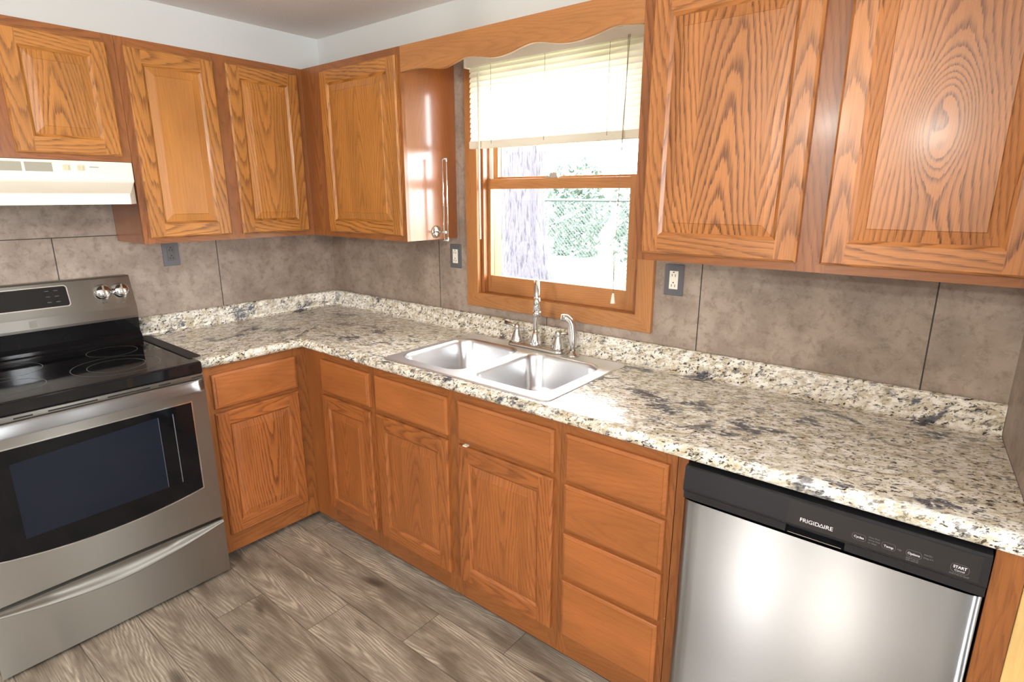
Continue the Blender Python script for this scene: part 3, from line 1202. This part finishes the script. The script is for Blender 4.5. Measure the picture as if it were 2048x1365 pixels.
b.build('spray_face', M_cream, sp)


# ------------------------------------------------------------------ wall outlets
def outlet(tf, s, z, label, rm, group='wall outlets'):
    w, h = .036, .0575
    loc = tf(s, 0, z)
    o = thing('wall_outlet', label, 'outlet', loc, group)
    b = MB(tf)
    b.box(s - w, s + w, .0005, .006, z - h, z + h)
    b.build('cover_plate', M_plate, o, bevel=.002)
    b = MB(tf)
    b.box(s - .0168, s + .0168, .006, .0085, z - .0335, z + .0335)
    r_ = b.build('receptacle', rm, o, bevel=.0012)
    b = MB(tf)
    for k in (-1, 1):
        zc = z + k * .019
        b.box(s - .0075, s - .0055, .0084, .0090, zc - .006, zc + .003)
        b.box(s + .0050, s + .0070, .0084, .0090, zc - .007, zc + .003)
        ring = [(s - .0005 + .0026 * cos(2 * pi * i / 12), .0089, zc + .0095 + .0026 * sin(2 * pi * i / 12)) for i in range(12)]
        b.face(ring, [(0, 0)] * 12)
    b.build('slots', M_dark, r_)


outlet(TB, 1.024, 1.2735, 'white receptacle in a grey plate to the left of the window casing', M_recept)
outlet(TB, 2.141, 1.2595, 'white receptacle in a grey plate just right of the window casing', M_recept)
outlet(TL, -.892, 1.289, 'all-grey wall outlet under the two door cabinet near the range', M_recept_grey)

# ------------------------------------------------------------------ paper towel holder
ph = thing('paper_towel_holder', 'empty chrome paper towel holder mounted upright on the cabinet side', 'towel holder', (xE, -.14, 1.397))
b = MB()
b.lathe((xE, -.14, 1.397), (1, 0, 0), [(.0, .0), (.029, .0005), (.029, .003), (.026, .006), (.012, .009), (.0, .009)], 28)
b.build('mounting_flange', M_chrome, ph)
b = MB()
b.tube([(xE + .008, -.14, 1.397), (1.098, -.14, 1.397)], .0055, 14)
b.build('post', M_nickel, ph)
b = MB()
for dx, dy in ((-.006, -.004), (.010, .004)):
    b.tube([(1.098 + dx, -.14 + dy, 1.362), (1.098 + dx, -.14 + dy, 1.716)], .0036, 12)
for zz in (1.360, 1.716):
    b.tube([(1.098 - .012, -.146, zz), (1.098 + .016, -.134, zz)], .0042, 10)
b.build('rods', M_chrome, ph)

# ------------------------------------------------------------------ range hood
HX = .327
hd = thing('range_hood', 'cream range hood under the short cabinet above the range', 'range hood', (.2, -1.48, 1.53))
yr, ylh = -1.106, -1.862
b = MB()
zt, zm1, zm2, zb_ = 1.684, 1.612, 1.566, 1.526
xf = .45


# body of stacked rings (looking down): rectangle with mitred front corners
def hring(xfront, mit, z):
    return [(.004, yr, z), (HX - .02, yr, z), (xfront, yr - mit, z), (xfront, ylh + mit, z), (HX - .02, ylh, z), (.004, ylh, z)]


rings = [hring(HX + .004, .004, zt), hring(HX + .010, .006, zm1), hring(HX + .018, .012, zm1 - .006), hring(xf - .004, .062, zm2), hring(xf, .066, zm2 - .004), hring(xf, .066, zb_)]
b.loft(rings, True, False, cap0=True)
b.build('canopy', M_hood, hd, bevel=.003)
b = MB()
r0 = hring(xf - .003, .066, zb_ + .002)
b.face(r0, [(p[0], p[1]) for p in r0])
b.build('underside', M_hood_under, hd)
for a0, a1 in ((-1.545, -1.458), (-1.449, -1.370)):
    b = MB(TL)
    b.box(a0, a1, HX + .004, HX + .0085, 1.642, 1.674)
    for k in range(7):
        zz = 1.6445 + k * .0042
        b.box(a0 + .002, a1 - .002, HX + .0085, HX + .0095, zz, zz + .0014)
    b.build('vent_grille', M_grille, hd)
b = MB(TL)
b.box(-1.360, -1.215, HX + .004, HX + .0085, 1.640, 1.676)
b.build('control_plate', M_hood, hd, bevel=.001)
for yk in (-1.328, -1.283):
    b = MB(TL)
    b.box(yk - .012, yk + .012, HX + .0084, HX + .011, 1.648, 1.668)
    b.box(yk - .004, yk + .004, HX + .011, HX + .017, 1.649, 1.667)
    b.build('rocker_switch', M_hood_dim, hd, bevel=.001)
b = MB(TL)
b.box(-1.256, -1.226, HX + .0084, HX + .0092, 1.660, 1.664)
b.build('emblem', M_grille, hd)

# ------------------------------------------------------------------ electric range
YR, YLo = -1.092, -1.854
rg_ = thing('electric_range', 'stainless electric range with black glass cooktop along the left wall', 'range', (.35, (YR + YLo) / 2, ZF))
b = MB()
b.box(.03, .655, YLo, YR, ZF + .022, .878)
b.box(.08, .12, YR - .06, YR - .02, ZF, ZF + .03)
b.box(.58, .62, YR - .06, YR - .02, ZF, ZF + .03)
b.box(.08, .12, YLo + .02, YLo + .06, ZF, ZF + .03)
b.box(.58, .62, YLo + .02, YLo + .06, ZF, ZF + .03)
b.build('body', M_black_plastic, rg_)
b = MB()
b.box(.10, .682, YLo, YR, .878, .9255)
ck = b.build('cooktop', M_black_gloss, rg_, bevel=.006, seg=3)
for cx, cy, ra in ((.243, -1.262, .090), (.487, -1.322, .145), (.487, -1.322, .095), (.255, -1.615, .115), (.505, -1.640, .095)):
    b = MB()
    n_ = 64
    r0 = [(cx + ra * cos(2 * pi * i / n_), cy + ra * sin(2 * pi * i / n_), .9258) for i in range(n_)]
    r1 = [(cx + (ra - .0022) * cos(2 * pi * i / n_), cy + (ra - .0022) * sin(2 * pi * i / n_), .9258) for i in range(n_)]
    b.loft([r0, r1], True, False)
    b.build('burner_ring', M_ring, ck)
# backguard
bgd = MB(TL)
sec = [(.008, .94), (.008, 1.212), (.058, 1.214), (.064, 1.209), (.104, 1.088), (.107, 1.080), (.110, 1.040), (.108, 1.030), (.100, 1.028), (.094, 1.028)]
for i in range(len(sec) - 1):
    (da, za), (db_, zb2) = sec[i], sec[i + 1]
    q = [(YLo + .006, da, za), (YR - .010, da, za), (YR - .010, db_, zb2), (YLo + .006, db_, zb2)]
    bgd.face(q, [(p[2], p[0]) for p in q])
for yy in (YLo + .006, YR - .010):
    bgd.face([(yy, d, z) for d, z in sec], [(d, z) for d, z in sec])
bk = bgd.build('backguard', M_steel_warm, rg_)
b = MB(TL)
sc2 = [(.012, .92), (.012, 1.03), (.098, 1.03), (.094, .965), (.112, .948), (.112, .935), (.125, .930), (.125, .924)]
for i in range(len(sc2) - 1):
    (da, za), (db_, zb2) = sc2[i], sc2[i + 1]
    q = [(YLo + .004, da, za), (YR - .008, da, za), (YR - .008, db_, zb2), (YLo + .004, db_, zb2)]
    b.face(q, [(0, 0)] * 4)
for yy in (YLo + .004, YR - .008):
    b.face([(yy, d, z) for d, z in sc2], [(0, 0)] * len(sc2))
b.build('backguard_base', M_black_gloss, rg_)
# slanted panel frame: position along slope
pz0, pz1, px0, px1 = 1.088, 1.209, .104, .064


def slope(y, z, o=0.0):
    t = (z - pz0) / (pz1 - pz0)
    nx, nz = (pz1 - pz0), (px0 - px1)
    l = math.hypot(nx, nz)
    return (px0 + (px1 - px0) * t + nx / l * o, y, z + nz / l * o)


def rr2(a0, a1, c0, c1, r, n=6):
    return [(p[0], p[1]) for p in rrect(a0, a1, c0, c1, r, 0, n)]


b = MB()
r0 = rr2(-1.640, -1.335, 1.112, 1.198, .012)
r1 = rr2(-1.636, -1.339, 1.116, 1.194, .009)
b.loft([[slope(y, z, .0002) for y, z in r0], [slope(y, z, .003) for y, z in r0], [slope(y, z, .003) for y, z in r1], [slope(y, z, .001) for y, z in r1]], True, False)
dsp = b.build('display_bezel', M_chrome, bk)
b = MB()
b.face([slope(y, z, .0014) for y, z in r1], [(0, 0)] * len(r1))
b.build('display', M_black_gloss, bk)
b = MB()
for i in range(2):
    for j in range(3):
        y = -1.405 + i * .030
        z = 1.133 + j * .022
        b.face([slope(y - .007, z, .0018), slope(y + .007, z, .0018), slope(y + .007, z + .004, .0018), slope(y - .007, z + .004, .0018)], [(0, 0)] * 4)
b.build('key_print', M_print_dark, bk)
A_ = Vector((pz1 - pz0, 0, px0 - px1)).normalized()
for y in (-1.772, -1.698, -1.217, -1.148):
    b = MB()
    c0 = slope(y, 1.152, 0)
    b.lathe(c0, A_, [(.034, 0), (.034, .003), (.028, .005), (.027, .020), (.024, .024), (.0, .025)], 28)
    kn = b.build('knob', M_chrome, bk)
    b = MB()
    U = Vector((0, 1, 0)); V = A_.cross(U)
    C0 = Vector(c0)
    for h0, h1 in ((.018, .028),):
        ring = [(-.0032, -.024), (.0032, -.024), (.0032, .024), (-.0032, .024)]
        b.loft([[tuple(C0 + U * p + V * q + A_ * h) for p, q in ring] for h in (h0, h1)], True, False, cap1=True)
    b.build('knob_grip', M_nickel, kn)
    b = MB()
    for yy in (-.006, .006):
        b.face([slope(y + yy - .003, 1.106, .0006), slope(y + yy + .003, 1.106, .0006), slope(y + yy + .003, 1.112, .0006), slope(y + yy - .003, 1.112, .0006)], [(0, 0)] * 4)
    b.build('burner_mark', M_print_dark, bk)
b = MB(TL)
b.box(-1.486, -1.462, .1085, .1098, 1.045, 1.072)
b.build('emblem', M_emblem, bk)

# vent strip with slots, arched handle, door, window, drawer
b = MB(TL)
b.box(YLo, YR, .640, .684, .858, .8775, 0)
vs = b.build('vent_strip', M_steel_warm, rg_, bevel=.002)
for a0, a1 in ((-1.140, -1.098), (-1.255, -1.215), (-1.420, -1.285), (-1.590, -1.450), (-1.680, -1.630), (-1.850, -1.720)):
    b = MB(TL)
    b.box(a0, a1, .6835, .6850, .8650, .8695)
    b.build('vent_slot', M_dark, vs)


def oven_door():
    b = MB(TL)
    f, k = .686, .640
    y0, y1, z0, z1 = YLo + .001, YR - .001, .2465, .857
    wy0, wy1, wz1 = YLo + .058, YR - .058, .777
    n_ = 24
    ys = [wy0 + (wy1 - wy0) * i / n_ for i in range(n_ + 1)]
    cb = lambda y: .402 - .032 * (1 - ((y - (wy0 + wy1) / 2) / ((wy1 - wy0) / 2)) ** 2)
    Q = lambda *q: b.face(list(q), [(p[2], p[0]) for p in q])
    Q((y0, f, z0), (wy0, f, z0), (wy0, f, z1), (y0, f, z1))
    Q((wy1, f, z0), (y1, f, z0), (y1, f, z1), (wy1, f, z1))
    Q((wy0, f, wz1), (wy1, f, wz1), (wy1, f, z1), (wy0, f, z1))
    for i in range(n_):
        a, c_ = ys[i], ys[i + 1]
        Q((a, f, z0), (c_, f, z0), (c_, f, cb(c_)), (a, f, cb(a)))
    Q((y0, f, z0), (y0, k, z0), (y0, k, z1), (y0, f, z1))
    Q((y1, f, z0), (y1, k, z0), (y1, k, z1), (y1, f, z1))
    Q((y0, f, z0), (y1, f, z0), (y1, k, z0), (y0, k, z0))
    Q((y0, f, z1), (y1, f, z1), (y1, k, z1), (y0, k, z1))
    Q((y0, k, z0), (y1, k, z0), (y1, k, z1), (y0, k, z1))
    o = b.build('oven_door', M_steel_warm, rg_, merge=False)
    outline = [(y, cb(y)) for y in ys] + [(wy1, wz1), (wy0, wz1)]
    # bright trim round the glass
    b = MB(TL)
    cyw, czw = (wy0 + wy1) / 2, .58
    inn = [(y + (.004 if y < cyw else -.004) * (1 if abs(y - cyw) > .31 else 0), z + (.0045 if z < czw else -.0045)) for y, z in outline]
    ring0 = [(y, f + .0002, z) for y, z in outline]
    ring1 = [(y, f + .0025, z) for y, z in outline]
    ring2 = [(y, f + .0025, z) for y, z in inn]
    ring3 = [(y, f - .001, z) for y, z in inn]
    b.loft([ring0, ring1, ring2, ring3], True, False)
    b.build('window_trim', M_chrome, o)
    b = MB(TL)
    b.face([(y, f - .0006, z) for y, z in outline], [(0, 0)] * len(outline))
    g_ = b.build('oven_window', M_oven_glass, o)
    b = MB(TL)
    b.face([(y, f - .0002, z) for y, z in ((-1.715, .452), (-1.274, .456), (-1.274, .746), (-1.715, .720))], [(0, 0)] * 4)
    b.build('viewing_pane', M_oven_in, g_)
    for ya, wz in ((-1.276, .0008), (-1.224, .0016)):  # thin grey strips: reflection lines painted onto the oven glass
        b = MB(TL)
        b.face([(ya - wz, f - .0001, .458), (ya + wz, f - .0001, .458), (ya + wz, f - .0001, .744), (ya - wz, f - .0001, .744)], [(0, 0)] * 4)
        b.build('pane_reflection_line', M_pane_reflection, g_)
    # broad arched handle
    b = MB(TL)
    n_ = 28
    rings = []
    for i in range(n_ + 1):
        t = i / n_
        y = YR - .012 + (YLo + .024 - YR) * t
        q = 1 - (2 * t - 1) ** 2
        out = .704 + .034 * q ** .55
        zc = .836 + .010 * q
        h = .0215
        e = .010
        rings.append([(y, out - .016, zc - h), (y, out - .004, zc - h - .002), (y, out, zc - h + .006), (y, out + .001, zc), (y, out - .001, zc + h - .005), (y, out - .006, zc + h), (y, out - .018, zc + h)])
    b.loft(rings, True, True, cap0=True, cap1=True)
    for fi in range(len(b.f)):
        pts = [b.v[i] for i in b.f[fi]]
        b.uv[fi] = [(p[2], p[1]) for p in pts]
    for yy in (YR - .030, YLo + .030):
        b.box(yy - .016, yy + .016, .684, .692, .818, .852)
    h_ = b.build('handle', M_steel, o)
    return o


oven_door()


def drawer():
    b = MB(TL)
    f, k = .686, .640
    y0, y1, z0, z1 = YLo + .001, YR - .001, -.012, .2335
    Q = lambda *q: b.face(list(q), [(p[2], p[0]) for p in q])
    n_ = 30
    mid, hw = (y0 + y1) / 2, (y1 - y0) / 2
    arc = lambda y: .164 + .056 * (abs(y - mid) / hw) ** 1.7
    ys = [y0 + (y1 - y0) * i / n_ for i in range(n_ + 1)]
    for i in range(n_):
        a, c_ = ys[i], ys[i + 1]
        Q((a, f, z0), (c_, f, z0), (c_, f, arc(c_) - .004), (a, f, arc(a) - .004))
        Q((a, f, arc(a) - .004), (c_, f, arc(c_) - .004), (c_, f + .003, arc(c_)), (a, f + .003, arc(a)))
        m = 5
        for j in range(m):                     # concave scoop up to the top edge
            def pt(y, w):
                za = arc(y)
                z = za + (z1 - za) * w
                dep = .022 * min(1, (z1 - za) / .05) * sin(pi * w) ** .8
                return (y, f + .003 - dep - .003 * w, z)
            q = [pt(a, j / m), pt(c_, j / m), pt(c_, (j + 1) / m), pt(a, (j + 1) / m)]
            b.face(q, [(p[2], p[0]) for p in q], True)
    Q((y0, f, z0), (y0, k, z0), (y0, k, z1), (y0, f, z1))
    Q((y1, f, z0), (y1, k, z0), (y1, k, z1), (y1, f, z1))
    Q((y0, f, z0), (y1, f, z0), (y1, k, z0), (y0, k, z0))
    Q((y0, f, z1), (y1, f, z1), (y1, k, z1), (y0, k, z1))
    b.build('storage_drawer', M_steel_warm, rg_)


drawer()

gc = MB()
gr = [rrect(.055, .612, -1.108, -1.060, .016, .9262), rrect(.055, .612, -1.108, -1.060, .016, .9290), rrect(.058, .609, -1.105, -1.063, .014, .9302)]
gc.loft(gr, True, False, cap0=True, cap1=True)
tag(gc.build('gap_cover', M_black_matte), 'matte black strip covering the gap between cooktop and counter', 'gap cover')

# ------------------------------------------------------------------ dishwasher
DX0, DX1 = 2.478, 3.114
dw = thing('dishwasher', 'stainless dishwasher with a black control panel under the right counter', 'dishwasher', ((DX0 + DX1) / 2, -.33, ZF))
b = MB(TB)
b.box(DX0 + .004, DX1 - .004, .03, .590, ZF + .004, .868)
b.build('tub', M_dark, dw)
b = MB(TB)
b.box(DX0 + .01, DX1 - .01, .50, .545, ZF + .002, .075)
b.build('kick_plate', M_black_plastic, dw)
b = MB(TB)
n_ = 40
rows = [(.088, 0), (.764, 0)]
prof_x = []
for i in range(n_ + 1):
    t = i / n_
    x = DX0 + .002 + (DX1 - DX0 - .004) * t
    e = min(x - DX0 - .002, DX1 - .002 - x)
    d = .634 + .004 * (1 - (2 * t - 1) ** 2) - (.007 * (1 - min(e / .03, 1)) ** 2.2)
    prof_x.append((x, d))
for i in range(n_):
    (xa, da), (xb, db_) = prof_x[i], prof_x[i + 1]
    q = [(xa, da, .088), (xb, db_, .088), (xb, db_, .766), (xa, da, .766)]
    b.face(q, [(p[2], p[0]) for p in q], True)
    for z in (.088, .766):
        b.face([(xa, da, z), (xb, db_, z), (xb, .592, z), (xa, .592, z)], [(0, 0)] * 4)
for x, d in (prof_x[0], prof_x[-1]):
    b.face([(x, d, .088), (x, d, .766), (x, .592, .766), (x, .592, .088)], [(0, 0)] * 4)
b.build('door_panel', M_steel, dw)
# control panel: upper fascia, set-back grip lip below
b = MB(TB)
sec = [(.592, .864), (.628, .864), (.634, .861), (.640, .800), (.639, .795), (.632, .790), (.632, .770), (.592, .768)]
HX0, HX1 = 2.735, 2.862          # pocket handle
for i in range(len(sec) - 1):
    (da, za), (db_, zb2) = sec[i], sec[i + 1]
    spans = [(DX0, HX0), (HX1, DX1)] if i in (4, 5) else [(DX0, DX1)]
    for a0, a1 in spans:
        b.face([(a0, da, za), (a1, da, za), (a1, db_, zb2), (a0, db_, zb2)], [(0, 0)] * 4)
for xx in (DX0, DX1):
    b.face([(xx, d, z) for d, z in sec], [(0, 0)] * len(sec))
# pocket
pk = [(.639, .795), (.606, .792), (.606, .774), (.632, .770)]
for i in range(3):
    (da, za), (db_, zb2) = pk[i], pk[i + 1]
    b.face([(HX0, da, za), (HX1, da, za), (HX1, db_, zb2), (HX0, db_, zb2)], [(0, 0)] * 4)
for xx in (HX0, HX1):
    b.face([(xx, d, z) for d, z in pk + [(.632, .790)]], [(0, 0)] * 5)
cp = b.build('control_panel', M_black_plastic, dw)


def face_d(z):
    return .634 + (.861 - z) / .061 * .006


b = MB(TB)
q = [(HX0 + .002, face_d(.858) + .0007, .858), (DX1 - .014, face_d(.858) + .0007, .858), (DX1 - .014, face_d(.801) + .0007, .801), (HX0 + .002, face_d(.801) + .0007, .801)]
q2 = [(p[0], p[1] - .0012, p[2]) for p in q]
b.loft([q2, q], True, False, cap1=True)
con = b.build('console', M_console, cp)
b = MB(TB)
b.box(HX0 + .006, HX1 - .006, .6322, .6334, .7715, .7735)
b.build('handle_edge', M_nickel, cp)


def text(s, x0, x1, z, cap, mat, parent, name='lettering', bold=0.):
    """letters fitted between x0 and x1, baseline z, capital height cap"""
    cu = bpy.data.curves.new('letters', 'FONT')
    cu.body = s
    cu.size = cap / .70
    cu.offset = bold
    tmp = bpy.data.objects.new('letters', cu)
    COL.objects.link(tmp)
    bpy.context.view_layer.update()
    me = bpy.data.meshes.new_from_object(tmp.evaluated_get(bpy.context.evaluated_depsgraph_get()))
    bpy.data.objects.remove(tmp)
    bpy.data.curves.remove(cu)
    me.name = name
    off = Vector(WORLD[parent.name])
    lo = min(v.co.x for v in me.vertices)
    hi = max(v.co.x for v in me.vertices)
    for v in me.vertices:
        zz = z + v.co.y
        v.co = Vector((x0 + (v.co.x - lo) / (hi - lo) * (x1 - x0), -(face_d(zz) + .0011), zz)) - off
    me.materials.clear()
    me.materials.append(mat)
    o = bpy.data.objects.new(name, me)
    COL.objects.link(o)
    o.parent = parent
    WORLD[o.name] = tuple(off)
    return o


def pill(x0, x1, z0, z1, parent, mat):
    b = MB()
    w = .0004
    r = (z1 - z0) * .40
    rs = [rr2(x0 + k, x1 - k, z0 + k, z1 - k, r - k, 5) for k in (0, w)]
    b.loft([[(p[0], -(face_d(p[1]) + .0010), p[1]) for p in r_] for r_ in rs], True, False)
    b.build('button_outline', mat, parent)


text('FRIGID', 2.7655, 2.8065, .8125, .0092, M_print, con, 'logo_lettering', .00012)
b = MB()
tri = lambda k: [(2.8112 + a * k, -(face_d(.8165) + .0011), .8125 + c_ * k + (1 - k) * .0034) for a, c_ in ((-.0058, 0), (.0058, 0), (0, .0098))]
b.loft([tri(1.), tri(.60)], True, False)
b.build('logo_triangle', M_print, con)
text('IRE', 2.8170, 2.8350, .8125, .0092, M_print, con, 'logo_lettering', .00012)
for s_, a0, a1, z_, bx in (('Cycles', 2.8775, 2.8965, .8165, (2.8735, 2.9005)), ('Temp', 2.9345, 2.9525, .8155, (2.9305, 2.9565)), ('Options', 2.9785, 3.0000, .8165, (2.9755, 3.0030))):
    text(s_, a0, a1, z_, .0050, M_print, con, 'button_lettering', .0001)
    pill(bx[0], bx[1], .8115, .8265, con, M_print_dim)
text('START', 3.0565, 3.0790, .8190, .0058, M_print, con, 'button_lettering', .0002)
text('Cancel', 3.0595, 3.0760, .8125, .0042, M_print, con, 'button_lettering')
pill(3.0525, 3.0830, .8090, .8285, con, M_print_dim)
for s_, a0, a1, z_ in (('Heavy Wash', 2.9055, 2.9260, .8250), ('Normal Wash', 2.9055, 2.9270, .8185), ('1hr Wash', 2.9055, 2.9215, .8120), ('High', 2.9600, 2.9670, .8175),
                       ('Heat Dry', 3.0065, 3.0210, .8245), ('Delay 2-4', 3.0065, 3.0225, .8175), ('Hold 3 sec to', 2.9770, 2.9990, .8065), ('lock controls', 2.9770, 2.9990, .8025), ('Hold 3 sec to cancel', 3.0520, 3.0840, .8045)):
    text(s_, a0, a1, z_, .0030, M_print_dim, con, 'small_lettering')

# ------------------------------------------------------------------ added pendant lamps, unseen, hung for light and highlights
t_ = T('added_lamp_bulb')
t_.set(Base_Color=(.9, .88, .82), Roughness=.4, Emission_Color=(1, .93, .84), Emission_Strength=12.)
for lx, ly, lab in ((2.20, -2.55, 'added unseen pendant light with a bare bulb over the middle of the kitchen floor'), (2.64, -3.60, 'added unseen pendant light with a bare bulb nearer the rear wall')):
    cl = thing('added_pendant_light', lab, 'lamp', (lx, ly, CEIL), 'added pendant lights')
    b = MB()
    b.lathe((lx, ly, CEIL), (0, 0, -1), [(.0, .0005), (.06, .0005), (.06, .015), (.05, .022), (.0, .022)], 32)
    b.build('ceiling_rose', M_nickel, cl)
    b = MB()
    b.tube([(lx, ly, CEIL - .02), (lx, ly, 2.13)], .005, 8)
    b.lathe((lx, ly, 2.14), (0, 0, -1), [(.0, 0), (.02, .0), (.022, .05), (.0, .05)], 20)
    b.build('stem', M_nickel, cl)
    b = MB()
    b.lathe((lx, ly, 2.09), (0, 0, -1), [(.014, 0), (.016, .01), (.030, .035), (.032, .05), (.024, .068), (.0, .076)], 24)
    b.build('bulb', t_.m, cl)

# ------------------------------------------------------------------ garden outside the window
b = MB()
b.box(-30, 30, .15, 40, -.2, .20)
b.build('ground', M_grass, kind='structure')
b = MB()
b.box(-1, FAR + 1, .15, .95, 2.42, 2.56)
b.build('roof_eave', M_eave, kind='structure')
tr = MB()
rings = []
cx, cy = -1.73, 4.0
for k in range(26):
    z = .15 + k * .22
    r0 = .32 + .16 * math.exp(-k / 2.2) + .01 * sin(k)
    rings.append([(cx + .02 * sin(k * .7) + r0 * (1 + .05 * sin(9 * a + k * .25) + .03 * sin(17 * a - k * .4)) * cos(a), cy + r0 * (1 + .05 * sin(9 * a + k * .25)) * sin(a), z) for a in [2 * pi * i / 72 for i in range(72)]])
tr.loft(rings, True, True)
tag(tr.build('tree_trunk', M_bark), 'thick pale tree trunk with rough bark outside the window', 'tree')

fe = thing('chain_link_fence', 'chain-link fence with diamond mesh across the yard outside', 'fence', (-1.2, 6.0, .2))
b = MB()
fx0, fx1, fz0, fz1, pitch = -3.2, 1.4, .26, 1.46, .066


def wire(p, q, w=.0034):
    d = (Vector(q) - Vector(p)).normalized()
    n_ = Vector((0, 1, 0)).cross(d) * w
    y = Vector((0, w, 0))
    P, Q = Vector(p), Vector(q)
    sq = [n_ + y, -n_ + y, -n_ - y, n_ - y]
    b.loft([[tuple(P + s_) for s_ in sq], [tuple(Q + s_) for s_ in sq]], True, False)


h = fz1 - fz0
k = fx0 - h
while k < fx1:
    for sg in (1, -1):
        if sg == 1:
            p, q = [k, fz0], [k + h, fz1]
        else:
            p, q = [k, fz1], [k + h, fz0]
        t0 = max(0, (fx0 - k) / h)
        t1 = min(1, (fx1 - k) / h)
        if t1 > t0:
            wire((p[0] + h * t0, 6.0 + sg * .004, p[1] + (q[1] - p[1]) * t0), (p[0] + h * t1, 6.0 + sg * .004, p[1] + (q[1] - p[1]) * t1))
    k += pitch
b.build('wire_mesh', M_wire, fe, merge=False)
b = MB()
b.tube([(fx0, 6, fz1 + .02), (fx1, 6, fz1 + .02)], .021, 10)
b.build('top_rail', M_wire, fe)
for x in (-3.1, -.8, 1.3):
    b = MB()
    b.tube([(x, 6.04, .15), (x, 6.04, fz1 + .06)], .028, 10)
    b.build('post', M_wire, fe)
rs = random.Random(3)


def shrub(cx, cy, cz, rx, rz, n, label):
    b = MB()
    for i in range(n):
        while True:
            p = Vector((rs.uniform(-1, 1), rs.uniform(-1, 1), rs.uniform(-1, 1)))
            if .45 < p.length < 1:
                break
        lump = 1 + .25 * sin(p.x * 7 + cx) * cos(p.z * 6)
        c = Vector((cx + p.x * rx * lump, cy + p.y * rx * .7 * lump, cz + p.z * rz * lump))
        a = Vector((rs.uniform(-1, 1), rs.uniform(-1, 1), rs.uniform(-1, 1))).normalized() * rs.uniform(.05, .10)
        e = a.orthogonal().normalized() * rs.uniform(.025, .05)
        b.face([tuple(c - a), tuple(c + e), tuple(c + a), tuple(c - e)], [(0, 0)] * 4)
    o = b.build('shrub', M_leaf, merge=False)
    tag(o, label, 'shrub', 'shrubs beyond the fence')


shrub(-6.2, 8.8, .9, .75, 1.0, 1500, 'pale leafy shrub beyond the fence, seen left of the tree trunk')
shrub(-4.2, 9.2, 1.2, .75, 1.25, 1800, 'tall pale leafy shrub beyond the fence, just right of the tree trunk')
shrub(-2.2, 8.8, 1.0, .75, 1.05, 1500, 'pale leafy shrub beyond the fence, at the right edge of the window')
